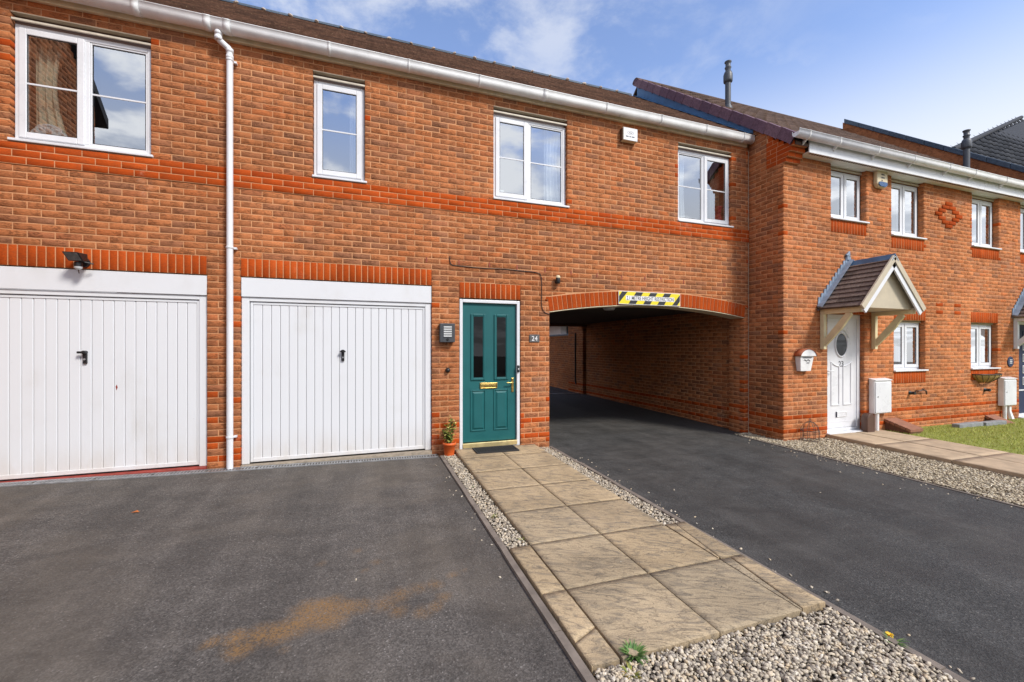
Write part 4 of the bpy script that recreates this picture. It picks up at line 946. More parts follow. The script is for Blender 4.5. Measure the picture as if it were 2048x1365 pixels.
# ================================================================== FITTINGS OF HOUSE 23
# white front door with oval light
def door23(x0, x1, mat, oval):
    z0, z1 = p23(x0, YB) + .012, 1.985; yd = YB + .07
    fr = MB().ring(x0 + .004, x1 - .004, z0, z1, .075, yd, yd + .07, .05).build('door_frame', M['upvc'], h23, .006)
    a, b, c, d = x0 + .075, x1 - .075, z0 + .055, z1 - .075; yl = yd + .02
    MB().box(a, b, yl, yl + .045, c, d).build('door', M[mat], fr, .004); cx = (a + b) / 2
    MB().box(x0 - .02, x1 + .02, YB - .05, yd + .02, z0 - .03, z0 - .001).build('threshold', M['upvc'], fr, .004)
    if oval:
        oc = wy(1685, 690, yl); rx, rz = .150, .205; oc = (cx, yl, oc[2])
        for r_, w_, y_, mt, nm in ((1.30, .030, .012, 'upvc', 'moulding'), (1.05, .035, .018, 'upvc', 'glazing_bead')):
            MB().tube([(oc[0] + rx * r_ * math.sin(t), yl - .004, oc[2] + rz * r_ * math.cos(t)) for t in np.linspace(0, 2 * math.pi, 37)] if r_ < 1.2 else [(oc[0] + rx * 1.42 * math.sin(t), yl - .002, oc[2] + rz * 1.36 * math.cos(t)) for t in np.linspace(-1.1, 1.1, 19)], .016, 8).build(nm, M[mt], fr)
        MB().prism([(oc[0] + rx * math.sin(t), oc[2] + rz * math.cos(t)) for t in np.linspace(0, 2 * math.pi, 32)[:-1]], yl - .006, yl - .002).build('pane', M['glassdark'], fr)
        m = MB()
        for s_ in (-1, 1):
            e, f_ = cx + s_ * .055, cx + s_ * .255; lo, hi = .36, 1.07
            for u in (e, f_): m.box(u - .012, u + .012, yl - .012, yl + .001, lo, hi + (.075 if u == f_ else 0))
            m.box(min(e, f_) + .0121, max(e, f_) - .0121, yl - .012, yl + .001, lo, lo + .025)
            pts = [(e + (f_ - e) * t, yl - .004, hi + .075 * t * t - .01) for t in np.linspace(0, 1, 8)]; m.tube(pts, .012, 8)
        m.build('moulding', M['upvc'], fr, .004)
        MB().ring(a + .05, b - .05, c + .10, d - .05, .010, yl - .004, yl + .001).build('moulding', M['upvc'], fr, .002)
        m = MB(); m.ring(cx - .135, cx + .135, .155, .245, .014, yl - .014, yl); m.build('letter_plate', M['oldwhite'], fr, .004); MB().box(cx - .12, cx + .12, yl - .009, yl, .17, .23).build('letter_flap', M['upvc'], fr, .003)
        MB().box(cx - .136, cx - .128, yl - .02, yl, .15, .25).build('letter_plate_edge', M['ink'], fr)
        m = MB(); m.box(a + .02, a + .045, yl - .012, yl, .80, 1.05); m.tube([(a + .033, yl - .01, .98), (a + .033, yl - .05, .98), (a + .14, yl - .055, .98)], .009, 8); m.build('handle', M['upvc'], fr, .002)
        z_ = wy(1687, 728, yl)[2]; [text_mb(ch, cx + (k - .5) * .068, z_, .055, .10, yl - .001).build('numeral', M['ink'], fr) for k, ch in enumerate('23')]
    else:
        for k in range(5): MB().ring(cx - .10, cx + .10, .55 + k * .26, .73 + k * .26, .02, yl - .012, yl).build('moulding', M['upvc' if k < 4 else 'navy'], fr, .004)
        MB().box(a + .02, b - .02, yl - .008, yl, .42, .45).build('moulding', M['upvc'], fr)
    return fr
door23(7.571, 8.532, 'upvc', True); door23(13.645, 14.60, 'navy', False)
# gabled canopies
def canopy(cx, brmat):
    hw, y1, ze, zr = .76, -1.375, 2.045, 2.865; dx, dzr = hw, zr - ze; sl = math.hypot(dx, dzr)
    c = MB(); c.prism([(cx - hw + .03, ze - .005), (cx + hw - .03, ze - .005), (cx, zr - .07)], y1 + .10, YB); cp = c.build('canopy', M['beige'], h23)
    nrow = 10; gauge = sl / nrow
    for side in (-1, 1):
        for r in range(nrow):
            t0, t1 = r / nrow, min(1., (r + 1.35) / nrow); X0, Z0 = cx + side * hw * (1 - t0), ze + dzr * t0; X1, Z1 = cx + side * hw * (1 - t1), ze + dzr * t1
            nxn, nzn = side * dzr / sl, dx / sl; l0, l1, th = .030, .006, .020
            yy = [YB, YB - .235 - .02 * (r % 2), YB - .47, y1 + .02]
            for k in range(3):
                m = MB(); ya, yb = yy[k] - .002, yy[k + 1] + .002
                P_ = lambda X, Z, n, y: (X + nxn * n, y, Z + nzn * n)
                m.hexa([P_(X0, Z0, l0 - th, yb), P_(X1, Z1, l1 - th, yb), P_(X1, Z1, l1 - th, ya), P_(X0, Z0, l0 - th, ya), P_(X0, Z0, l0, yb), P_(X1, Z1, l1, yb), P_(X1, Z1, l1, ya), P_(X0, Z0, l0, ya)])
                m.build('tile', M['canopytile'], cp)
        # verge board, white barge board
        m = MB(); a = lambda t, n: (cx + side * (hw + .02) * (1 - t) + side * dzr / sl * n, ze + dzr * t + dx / sl * n - .015 * (1 - t))
        m.prism([a(0, -.05), a(1, -.05), a(1, .04), a(0, .04)], y1 - .012, y1 + .018); m.build('verge_board', M['beige'], cp, .003)
        m = MB(); m.prism([a(.0, -.135), a(1.0, -.135), a(1., -.052), a(0., -.052)], y1 + .004, y1 + .03); m.build('barge_board', M['upvc'], cp, .003)
        # stepped flashing on the wall
        for k in range(11):
            t0 = k / 11; X_, Z_ = cx + side * hw * (1 - t0), ze + dzr * t0; sx, sz = dx / 11, dzr / 11
            X2 = X_ - side * sx; m = MB(); e = .001 * (k % 3)
            m.prism([(X_, Z_ - .02), (X2, Z_ + sz - .02), (X2, Z_ + sz + .155), (X2, Z_ + .215), (X_ - side * .012, Z_ + .215), (X_, Z_ + .14)] if side < 0 else [(X_, Z_ - .02), (X_, Z_ + .14), (X_ - side * .012, Z_ + .215), (X2, Z_ + .215), (X2, Z_ + sz + .155), (X2, Z_ + sz - .02)], YB - .014 - e, YB - .002); m.build('flashing', M['leadpale'], cp, .003)
        X0, Z0, X1, Z1 = cx + side * (hw + .03), ze - .01, cx, zr + .02
        m = MB(); q = .045; m.hexa([(X0, YB - .10, Z0 + q), (X1, YB - .10, Z1 + q), (X1, YB - .012, Z1 + q + .02), (X0, YB - .012, Z0 + q + .02), (X0, YB - .10, Z0 + q + .008), (X1, YB - .10, Z1 + q + .008), (X1, YB - .012, Z1 + q + .03), (X0, YB - .012, Z0 + q + .03)]); m.build('flashing', M['leadpale'], cp)
    m = MB(); m.prism([(cx - .085, zr - .065), (cx, zr + .055), (cx + .085, zr - .065), (cx + .07, zr - .07), (cx, zr + .03), (cx - .07, zr - .07)], y1 - .015, YB - .05); m.build('ridge_cap', M['lead'], cp, .004)
    m = MB(); m.box(cx - .05, cx + .02, YB - .03, YB - .004, zr + .08, zr + .19); m.prism([(cx - .085, zr + .16), (cx + .01, zr + .24), (cx + .02, zr + .14)], YB - .035, YB - .005); m.build('flashing', M['leadpale'], cp, .004)
    for side in (-1, 1):
        xb = cx + side * .665; m = MB(); w = .035
        m.box(xb - w, xb + w, YB - .065, YB - .001, 1.365, 2.03); m.box(xb - w, xb + w, -1.30, YB - .066, 1.965, 2.03)
        n = 10; lo = []; hi = []
        for i in range(n + 1):
            t = i / n; y = YB - .06 + (-1.14 - YB + .06) * t; z = 1.47 + .50 * t; bulge = .018 * math.sin(math.pi * t) + (.014 if .55 < t < .75 else 0)
            lo.append((y - .020, z - .045 - bulge)); hi.append((y + .02, z + .045))
        m.prism(lo + hi[::-1], xb - .026, xb + .026, 'x'); m.build('bracket', M[brmat], cp, .004)
        MB().box(xb - .04, xb + .04, y1 + .05, YB, 2.031, 2.062).build('eaves_beam', M[brmat if side < 0 else 'beige'], cp)
    return cp
canopy(8.085, 'cream2'); canopy(14.12, 'upvc')
# meter boxes
def meter(xl, xr, zt_, zb_, label, bend):
    t = thing('meter_box', ((xl + xr) / 2, YB, zb_ - .25), label, 'meter box', 'white meter boxes on the terrace wall')
    y0 = YB - .11
    MB().box(xl, xr, y0 + .012, YB - .002, zb_, zt_).build('box', M['oldwhite'], t, .008); MB().box(xl + .012, xr - .012, y0, y0 + .011, zb_ + .015, zt_ - .05).build('door', M['upvc'], t, .004)
    MB().hexa([(xl - .004, y0 - .006, zt_ - .02), (xr + .004, y0 - .006, zt_ - .02), (xr + .004, YB - .002, zt_ + .001), (xl - .004, YB - .002, zt_ + .001), (xl - .004, y0 - .006, zt_ - .008), (xr + .004, y0 - .006, zt_ - .008), (xr + .004, YB - .002, zt_ + .018), (xl - .004, YB - .002, zt_ + .018)]).build('lid', M['upvc'], t)
    MB().lathe([(.014, -.006), (.014, 0)], (xl + .07, y0, (zt_ + zb_) / 2), 'y', 12).build('lock', M['steel'], t)
    xc = xl + .14; MB().tube([(xc, YB - .05, zb_ + .01), (xc, YB - .05, -.16)], .033, 14).build('conduit', M['oldwhite'], t)
    m = MB(); xq = xl - .05 if bend < 0 else xr - .1; m.box(xq - .05, xq + .03, YB - .06, YB - .003, .02, .12); m.hexa([(xq - .05, YB - .10, -.15), (xq + .05, YB - .10, -.15), (xq + .05, YB - .04, -.15), (xq - .05, YB - .04, -.15), (xq - .05, YB - .06, .03), (xq + .02, YB - .06, .03), (xq + .02, YB - .01, .03), (xq - .05, YB - .01, .03)]); m.build('cable_cover', M['oldwhite'], t, .01)
    return t
pA, pB = wy(1751, 760, YB - .11), wy(1784, 826, YB - .11); meter(pA[0], pB[0], pA[2], pB[2], 'white meter box beside the white front door', -1)
pA, pB = wy(2010, 757, YB - .11), wy(2034, 811, YB - .11); meter(pA[0], pB[0], pA[2], pB[2], 'white meter box beside the hanging wall basket and navy door', 1)
# ramped low brick walls beside the doors
def ramp_wall(px, label):
    (bx, by), (fx, fy), (rx, ry) = px
    b = wy(bx, by, YB - .02); xl = b[0]; f = wx(fx, fy, xl); w = .36; yf = max(f[1], -1.75); zf_ = f[2]
    t = thing('ramped_wall', (xl + w / 2, (YB + yf) / 2, -.25), label, 'low wall')
    MB().prism([(YB - .002, -.3), (YB - .002, b[2] - .055), (yf + .02, zf_ - .055), (yf + .02, -.3)], xl + .02, xl + w - .02, 'x').build('wall', M['wedgedark'], t)
    n = 5
    for i in range(n):
        a, c = i / n, (i + 1) / n; L1 = lambda t_: (YB - .003 + (yf - YB) * t_, b[2] + (zf_ - b[2]) * t_)
        (ya, za), (yc, zc) = L1(a), L1(c); yc += .008
        MB().prism([(ya, za - .054), (ya, za), (yc, zc), (yc, zc - .054)], xl, xl + w, 'x').build('coping', M['wedge'], t, .004)
    return t
ramp_wall(((1771, 838), (1822, 860), (1853, 858)), 'low sloping brick wall with clay coping between the white door and the lawn')
ramp_wall(((1972, 831), (2020, 852), (2048, 850)), 'low sloping brick wall with clay coping under the second meter box')
for i, (x0, x1, lb) in enumerate(((10.75, 11.55, 'grey edging stone at the back of the lawn, farthest from the hanging basket'), (11.57, 12.3, 'grey edging stone at the back of the lawn below the hanging basket'))):
    y = -.86 - .03 * i; m = MB(); z = p23(x0, y) - .06; m.box(x0, x1, y - .12, y, z, z + .11)
    tag(m.build('edging_stone', M['stonegrey'], bev=.01), lb, 'stone')
# small wall pieces
def pipe_stub(px, py, label, r=.03, L_=.09):
    p = wy(px, py, YB); m = MB(); m.lathe([(r, -L_), (r, -.01), (r * 1.3, -.009), (r * 1.3, 0)], (p[0], YB, p[2]), 'y', 14); tag(m.build('waste_pipe', M['black']), label, 'pipe')
pipe_stub(1819, 786, 'black pipe stub below the window beside the door canopy'); pipe_stub(1969, 780, 'black pipe stub below the hanging wall basket')
p = wy(1837, 783, YB); m = MB(); m.tube([(p[0] - .10, YB, p[2] + .01), (p[0] - .10, YB - .05, p[2] + .015), (p[0] + .02, YB - .06, p[2] + .03), (p[0] + .12, YB - .06, p[2] + .01), (p[0] + .13, YB - .06, p[2] - .06)], .013, 8); m.tube([(p[0] + .02, YB - .06, p[2] + .03), (p[0] + .02, YB - .06, p[2] + .06)], .02, 8)
tag(m.build('garden_tap', M['brownplastic']), 'dark outdoor tap below the window beside the canopy', 'tap')
p = wy(2020, 724, YB); t = thing('house_plaque', (p[0], YB - .012, p[2] - .12), 'round navy house plaque beside the navy door', 'plaque')
MB().lathe([(.11, -.014), (.115, -.010), (.115, 0)], (p[0], YB - .001, p[2]), 'y', 24).build('disc', M['navy'], t)
for k in range(3): MB().box(p[0] - .05, p[0] + .05, YB - .0175, YB - .0155, p[2] + .035 - .035 * k, p[2] + .048 - .035 * k).build('lettering', M['paper'], t)
# hanging wall basket
bl, br, bz = wy(1944, 748, YB)[0], wy(2006, 752, YB - .12)[0], wy(1970, 750, YB - .1)[2]; bc, bw = (bl + br) / 2, (br - bl) / 2
t = thing('wall_basket', (bc, YB, bz - .2), 'half round wire wall basket with coir liner under the window', 'basket')
def bask(u, v): th = math.pi * u; rr = math.cos(v * math.pi / 2); return (bc - bw * math.cos(th) * (.35 + .65 * rr), YB - .004 - .20 * math.sin(th) * (.25 + .75 * rr), bz - .17 * v)
m = MB(); nu, nv = 20, 6; V = [bask(i / nu, j / nv) for j in range(nv + 1) for i in range(nu + 1)]
m.add(V, [(j * (nu + 1) + i, j * (nu + 1) + i + 1, (j + 1) * (nu + 1) + i + 1, (j + 1) * (nu + 1) + i) for j in range(nv) for i in range(nu)], True); o = m.build('liner', M['coir'], t); md = o.modifiers.new('thick', 'SOLIDIFY'); md.thickness = .015
m = MB(); m.tube([(bc - (bw + .01) * math.cos(math.pi * k / 24), YB - .005 - .21 * math.sin(math.pi * k / 24), bz + .008) for k in range(25)], .009, 8); m.build('rim', M['black'], t)
for i in range(1, 16, 2):
    m = MB(); m.tube([tuple(np.array(bask(i / 16 + .03 * (v / 5), v / 5)) + np.array([0, -.006, -.004])) for v in range(6)], .004, 6); m.build('wire', M['black'], t)
# letter box
pl, pr = wy(1601, 713, YB - .10), wy(1628, 713, YB - .10); zt2, zb2 = wy(1612, 713, YB - .1)[2], wy(1612, 743, YB - .1)[2]; cx = (pl[0] + pr[0]) / 2; hw = (pr[0] - pl[0]) / 2
t = thing('letter_box', (cx, YB, zb2), 'white letter box with terracotta gabled lid on the wall by the white door', 'letter box')
MB().hexa([(cx - hw * .75, YB - .075, zb2), (cx + hw * .75, YB - .075, zb2), (cx + hw * .75, YB - .002, zb2), (cx - hw * .75, YB - .002, zb2), (cx - hw, YB - .10, zt2), (cx + hw, YB - .10, zt2), (cx + hw, YB - .002, zt2), (cx - hw, YB - .002, zt2)]).build('box', M['oldwhite'], t, .005)
n = 12; prof = [(cx - (hw + .03) * math.cos(math.pi * k / n), zt2 + .002 + .115 * math.sin(math.pi * k / n) ** 1.3) for k in range(n + 1)]
MB().prism(prof, YB - .125, YB - .103).build('gable', M['oldwhite'], t, .004)
m = MB(); pr2 = [(x_, z_ + .014) for x_, z_ in prof]; m.prism(prof + pr2[::-1], YB - .135, YB - .002, smooth=True); m.build('lid', M['terraroof'], t)
zc_ = zt2 - .05; MB().box(cx - hw * .65, cx + hw * .65, YB - .103, YB - .09, zc_ + .02, zc_ + .032).build('slot', M['ink'], t)
m = MB(); m.tube([(cx - .07 + .14 * k / 8, YB - .097, zc_ - .018 + .012 * math.sin(k * 1.4)) for k in range(9)], .005, 6); m.build('motif', M['ink'], t); MB().box(cx + .0, cx + .06, YB - .096, YB - .08, zc_ - .065, zc_ - .055).build('motif', M['ink'], t)
# wire cage lantern, brown drum by the door
p = wz(1620, 866, -.13); cx, cy, z0 = wy(1620, 850, -.82)[0], -.82, -.135
t = thing('wire_cage', (cx, cy, z0), 'rusty wire dome cage standing at the foot of the wall', 'cage')
for k in range(9):
    a = 2 * math.pi * k / 9; MB().tube([(cx + r_ * math.cos(a), cy + r_ * math.sin(a), z0 + h_) for r_, h_ in ((.13, 0), (.13, .16), (.11, .23), (.06, .29), (.01, .31))], .0035, 5).build('wire', M['darkfoil'], t)
for r_, h_ in ((.13, .005), (.13, .16)): MB().tube([(cx + r_ * math.cos(a), cy + r_ * math.sin(a), z0 + h_) for a in np.linspace(0, 2 * math.pi, 21)], .006, 5).build('hoop', M['darkfoil'], t)
MB().tube([(cx + .022 * math.cos(a), cy, z0 + .335 + .022 * math.sin(a)) for a in np.linspace(0, 2 * math.pi, 13)], .005, 5).build('hanger', M['darkfoil'], t)
p = wy(1739, 840, YB - .1); m = MB(); n = 12; m.prism([(p[0] - .10, -.125), (p[0] + .10, -.125)] + [(p[0] + .10 * math.cos(math.pi * k / n), .10 + .12 * math.sin(math.pi * k / n)) for k in range(n + 1)], YB - .13, YB - .02, smooth=True)
tag(m.build('round_topped_box', M['brownplastic'], bev=.012), 'brown round-topped plastic box between the white door and its meter box', 'box')
# alarm box on house 23
a_, b_ = wy(1753, 341, YB - .06), wy(1774, 378, YB - .06); cx = (a_[0] + b_[0]) / 2; hw = (b_[0] - a_[0]) / 2; zt2 = wy(1764, 340, YB - .06)[2]; zb2 = b_[2]; n = 14
t = thing('alarm_box', (cx, YB, zb2), 'tall ivory alarm box with blue lower lens under the eaves', 'alarm box')
def pill(w_, z0_, z1_, k=.06): return [(cx - w_, z0_ + k), (cx - w_ * .6, z0_), (cx + w_ * .6, z0_), (cx + w_, z0_ + k), (cx + w_, z1_ - k * .5), (cx + w_ * .75, z1_), (cx - w_ * .75, z1_), (cx - w_, z1_ - k * .5)]
MB().prism(pill(hw, zb2, zt2), YB - .075, YB - .002).build('case', M['ivory'], t, .015); MB().prism(pill(hw * .82, zb2 + .012, zb2 + .10, .03), YB - .088, YB - .0755).build('lens', M['blueplastic'], t, .008)
for k in range(4): MB().box(cx - .035, cx + (.05 if k != 2 else .0), YB - .0768, YB - .0752, zt2 - .11 - .055 * k, zt2 - .085 - .055 * k).build('printed_mark', M['slate'], t)

# ================================================================== FITTINGS OF HOUSE 24
# height restriction sign
sa, sb = wy(1237.3, 582, -.02), wy(1360.4, 612, -.02); x0, x1, z1, z0 = sa[0], sb[0], 2.298, 2.088
t = thing('height_sign', ((x0 + x1) / 2, 0, z0), 'yellow and black striped height restriction sign fixed over the arch', 'sign')
MB().box(x0, x1, -.019, -.015, z0, z1).build('plate', M['paper'], t)
x0 += .008; x1 -= .008; z0 += .008; z1 -= .008
MB().box(x0, x1, -.0203, -.0192, z0, z1).build('background', M['yellow'], t); H_ = z1 - z0; sk = .13
def clip_para(xa, w, za, zb):
    f = lambda z: (z - z0) / H_ * sk
    P_ = [(xa + f(za), za), (xa + w + f(za), za), (xa + w + f(zb), zb), (xa + f(zb), zb)]
    return [(min(max(u, x0), x1), v) for u, v in P_]
zt_a, zt_b = z0 + H_ * .30, z0 + H_ * .68
for xa in (x0 - .10,): MB().prism([(x0, z0 + .015), (x0 + .16, z1 - .001), (x0 + .055, z1 - .001), (x0, z1 - .075)], -.0213, -.0204).build('stripe', M['signblack'], t)
MB().prism([(x1, z1 - .015), (x1 - .16, z0 + .001), (x1 - .055, z0 + .001), (x1, z0 + .075)], -.0213, -.0204).build('stripe', M['signblack'], t)
for k in range(3):
    MB().prism(clip_para(x0 + .175 + k * .277, .137, z0 + .001, zt_a), -.0213, -.0204).build('stripe', M['signblack'], t)
    MB().prism(clip_para(x0 + .19 + k * .277, .137, zt_b, z1 - .001), -.0213, -.0204).build('stripe', M['signblack'], t)
MB().box(x0 + .125, x1 - .115, -.0216, -.0205, zt_a, zt_b).build('label_strip', M['paper'], t)
text_mb('2.1 METRE HEIGHT RESTRICTION', (x0 + x1) / 2 + .005, (zt_a + zt_b) / 2, x1 - x0 - .27, .060, -.0218, .001).build('lettering', M['signblack'], t)['kind'] = 'stuff'
# louvred wall light
a_, b_ = wy(880, 647, -.09), wy(910, 685, -.09); x0, x1, z1, z0 = a_[0], b_[0], a_[2], b_[2]
t = thing('wall_light', ((x0 + x1) / 2, 0, z0), 'dark grey square wall light with white louvres beside the teal door', 'wall light')
MB().box(x0, x1, -.095, -.001, z0, z1).build('case', M['anthracite'], t, .006)
lx0, lx1 = x0 + .05, x1 - .045; MB().box(lx0, lx1, -.0965, -.0952, z0 + .075, z1 - .03).build('diffuser', M['opal'], t)
for k in range(6): zk = z0 + .07 + k * (z1 - z0 - .10) / 5; MB().box(lx0 - .004, lx1 + .004, -.102, -.0966, zk - .004, zk + .004).build('louvre', M['anthracite'], t)
MB().lathe([(.013, -.010), (.017, -.006), (.017, 0)], ((x0 + x1) / 2, -.0955, z0 + .038), 'y', 14).build('sensor', M['black'], t)
p = wy(896, 741, -.03); m = MB(); m.lathe([(.0, -.05), (.022, -.045), (.033, -.025), (.034, -.01), (.028, 0)], (p[0], -.001, p[2]), 'y', 18); tag(m.build('wall_vent_cap', M['black']), 'small round black vent cap on the brick pier beside the teal door', 'vent cap')
# number plate 24
a_, b_ = wy(1059, 670, -.01), wy(1079, 685, -.01); x0, x1, z1, z0 = a_[0], b_[0], a_[2] + .004, b_[2]
t = thing('number_plate', ((x0 + x1) / 2, 0, z0), 'small slate plate with white number 24 beside the teal door', 'number plate'); MB().box(x0, x1, -.012, -.001, z0, z1).build('plate', M['slate'], t, .003)
for k, ch in enumerate('24'): text_mb(ch, (x0 + x1) / 2 + (k - .5) * (x1 - x0) * .31, (z0 + z1) / 2, (x1 - x0) * .26, (z1 - z0) * .62, -.0125, .0015).build('numeral', M['paper'], t)
p = wy(1036, 738, 0); t = thing('doorbell', (p[0] + .005, 0, p[2] - .05), 'slim black doorbell on the white frame of the teal door', 'doorbell'); MB().box(p[0] - .012, p[0] + .022, -.012, .0115, p[2] - .05, p[2] + .05).build('case', M['black'], t, .006); MB().box(p[0] - .004, p[0] + .014, -.0135, -.0122, p[2] - .012, p[2] + .008).build('button', M['opal'], t, .002)
# cable
pts = [wy(x, y, -.008) for x, y in ((900, 513), (899.5, 520), (900.5, 527), (905, 531), (915, 532), (950, 535.5), (978, 537.5), (1010, 538.5), (1040, 542), (1072, 545), (1080, 548), (1083, 556), (1083.5, 580), (1083, 610), (1085, 619), (1090, 626), (1099, 629))]
tag(MB().tube(pts, .0055, 6).build('cable', M['pipe_black']), 'black cable clipped to the brickwork above the teal door', 'cable')
# passage sensor lamp
p = wy(1116, 560, -.06); t = thing('sensor_lamp', (p[0], 0, p[2] - .08), 'small black sensor with white dome above the arch', 'sensor')
MB().lathe([(.03, -.002), (.034, -.03), (.03, -.05)], (p[0], 0, p[2] - .02), 'y', 14).build('base', M['black'], t); MB().lathe([(.03, -.055), (.036, -.03), (.034, .01), (.03, .03)], (p[0], -.06, p[2]), 'z', 16).build('body', M['black'], t)
MB().lathe([(.034, .025), (.036, .04), (.026, .062), (.0, .07)], (p[0], -.06, p[2]), 'z', 16).build('dome', M['ivory'], t); MB().tube([(p[0] + .005, -.04, p[2] - .05), (p[0], -.03, p[2] - .10), (p[0] - .012, -.004, p[2] - .13)], .004, 6).build('lead', M['black'], t)
# alarm box
a_, b_ = wy(1243, 254, -.08), wy(1275, 282, -.08); x0, x1 = a_[0], b_[0]; z1 = wy(1258, 256, -.08)[2]; z0 = wy(1258, 282, -.08)[2]
t = thing('alarm_box', ((x0 + x1) / 2, 0, z0), 'square white alarm box under the gutter of the long house', 'alarm box'); MB().box(x0 + .03, x1, -.085, -.001, z0, z1).build('case', M['ivory'], t, .01); MB().box(x0 + .02, x0 + .05, -.07, -.005, z0 + .012, z1 - .012).build('side_shade', M['brownplastic'], t, .004)  # dark strip on the left, that side's shade put into colour
MB().box(x0 + .035, x1 - .006, -.0875, -.0852, z0 + .006, z1 - .006).build('front', M['upvc'], t, .004); cx, cz = (x0 + x1) / 2 + .012, (z0 + z1) / 2 + .02
MB().tube([(cx + .055 * math.cos(a), -.0875, cz + .026 * math.sin(a)) for a in np.linspace(0, 2 * math.pi, 25)], .002, 5).build('printed_mark', M['slate'], t)
MB().box(cx - .03, cx + .03, -.0885, -.0872, cz - .006, cz + .005).build('printed_mark', M['slate'], t)
for xa, xb in ((-.085, -.035), (-.02, .01), (.022, .075)): MB().box(cx + xa, cx + xb, -.0885, -.0872, cz - .068, cz - .052).build('printed_mark', M['ink'], t)
# flood light above the left garage
p = wy(153, 514, -.12); cx, cz = p[0], p[2]
t = thing('flood_light', (cx, 0, cz - .12), 'black flood light with motion sensor above the left garage door', 'flood light')
m = MB(); w = .072; m.hexa([(cx - w + .02, -.15, cz - .05), (cx + w, -.15, cz - .05), (cx + w * .8, -.04, cz - .03), (cx - w * .6, -.04, cz - .03), (cx - w - .01, -.20, cz + .035), (cx + w - .02, -.20, cz + .035), (cx + w * .8, -.05, cz + .045), (cx - w * .6, -.05, cz + .045)]); m.build('housing', M['black'], t, .006)
q = np.array; A, B, C_, D_ = q((cx - w + .02, -.15, cz - .05)), q((cx + w, -.15, cz - .05)), q((cx + w - .02, -.20, cz + .035)), q((cx - w - .01, -.20, cz + .035)); ce = (A + B + C_ + D_) / 4; off = q((0, -.004, -.0025)); gq = [ce + (v - ce) * .8 + off for v in (A, B, C_, D_)]
m = MB(); m.add([*gq, *[v + q((0, .003, .002)) for v in gq]], [(0, 1, 2, 3), (4, 5, 6, 7), (0, 1, 5, 4), (1, 2, 6, 5), (2, 3, 7, 6), (3, 0, 4, 7)]); m.build('lens', M['slate'], t)
MB().tube([(cx, -.04, cz), (cx, -.001, cz - .03)], .02, 10).build('arm', M['black'], t); MB().lathe([(.045, -.02), (.05, 0)], (cx + .01, -.002, cz - .04), 'y', 14).build('wall_plate', M['black'], t)
MB().lathe([(.03, .0), (.035, -.02), (.033, -.05)], (cx + .005, -.10, cz - .05), 'z', 16).build('sensor', M['black'], t); MB().lathe([(.033, -.05), (.03, -.068), (.015, -.08), (.0, -.083)], (cx + .005, -.10, cz - .05), 'z', 16).build('sensor_dome', M['opal'], t)
MB().tube([(cx + .06, -.11, cz - .05), (cx + .12, -.08, cz - .062)], .008, 6).build('tilt_screw', M['black'], t); MB().tube([(cx, -.09, cz - .12), (cx - .004, -.07, cz - .165)], .005, 6).build('lead', M['brownplastic'], t)

# door mat
zm = lambda x, y: pz(x, y) + .002
c4 = [(1.40, -.05), (2.0, -.05), (2.0, -.33), (1.40, -.33)]
t = thing('door_mat', (1.7, -.2, pz(1.7, -.2)), 'ribbed black rubber mat in front of the teal door', 'door mat')
def mbox(m, xa, xb, ya, yb, h0, h1): m.hexa([(x, y, zm(x, y) + h) for h in (h0, h1) for x, y in ((xa, ya), (xb, ya), (xb, yb), (xa, yb))]); return m
mbox(MB(), 1.40, 2.0, -.33, -.05, .0, .008).build('base', M['rubber'], t)
m = MB(); mbox(m, 1.40, 2.0, -.075, -.0505, .0085, .016); mbox(m, 1.40, 2.0, -.33, -.305, .0085, .016); mbox(m, 1.40, 1.425, -.304, -.076, .0085, .016); mbox(m, 1.975, 2.0, -.304, -.076, .0085, .016); m.build('rim', M['rubber'], t)
for k in range(15): x = 1.44 + k * .0355; mbox(MB(), x, x + .016, -.30, -.08, .0085, .015).build('rib', M['rubber'], t)

# potted shrub
pc = wz(889, 902, -.055); cx, cy, z0 = pc[0] + .02, -.13, gz(1.04, -.12) + .012
t = thing('potted_shrub', (cx, cy, z0), 'small variegated shrub in an orange plastic pot beside the teal door', 'potted plant')
MB().lathe([(.064, 0), (.080, .135), (.089, .137), (.091, .172), (.084, .172), (.076, .14)], (cx, cy, z0), 'z', 24).build('pot', M['terracotta'], t); MB().lathe([(.0, .145), (.076, .145)], (cx, cy, z0), 'z', 18).build('compost', M['soil'], t)
LV, LF, LR = [], [], []
def leaf(P, d, up, L_, w_):
    d = Vector(d).normalized(); s_ = d.cross(Vector(up)).normalized(); n_ = s_.cross(d); P = Vector(P); o = len(LV)
    for u, ww, b in ((0, .12, 0), (.35, 1, .06), (.7, .8, .05), (1, .05, -.08)):
        for e in (-1, 1): LV.append(tuple(P + d * L_ * u + s_ * w_ * ww * e * .5 + n_ * L_ * b))
    for k in range(3): LF.append((o + 2 * k, o + 2 * k + 1, o + 2 * k + 3, o + 2 * k + 2)); LR.append(LR_val[0])
LR_val = [0.]
stems = MB()
for k in range(13):
    a = random.uniform(0, 6.28); ln = random.uniform(.18, .40); sp_ = random.uniform(.02, .11); pts = [(cx + math.cos(a) * sp_ * t_, cy + math.sin(a) * sp_ * t_, z0 + .12 + ln * t_) for t_ in np.linspace(0, 1, 6)]
    stems.tube(pts, .0025, 5)
    for q_ in range(30):
        t_ = random.uniform(.15, 1); b = random.uniform(0, 6.28); LR_val[0] = random.random(); leaf((cx + math.cos(a) * sp_ * t_, cy + math.sin(a) * sp_ * t_, z0 + .12 + ln * t_), (math.cos(b), math.sin(b), random.uniform(-.2, .8)), (0, 0, 1), random.uniform(.036, .068), random.uniform(.020, .036))
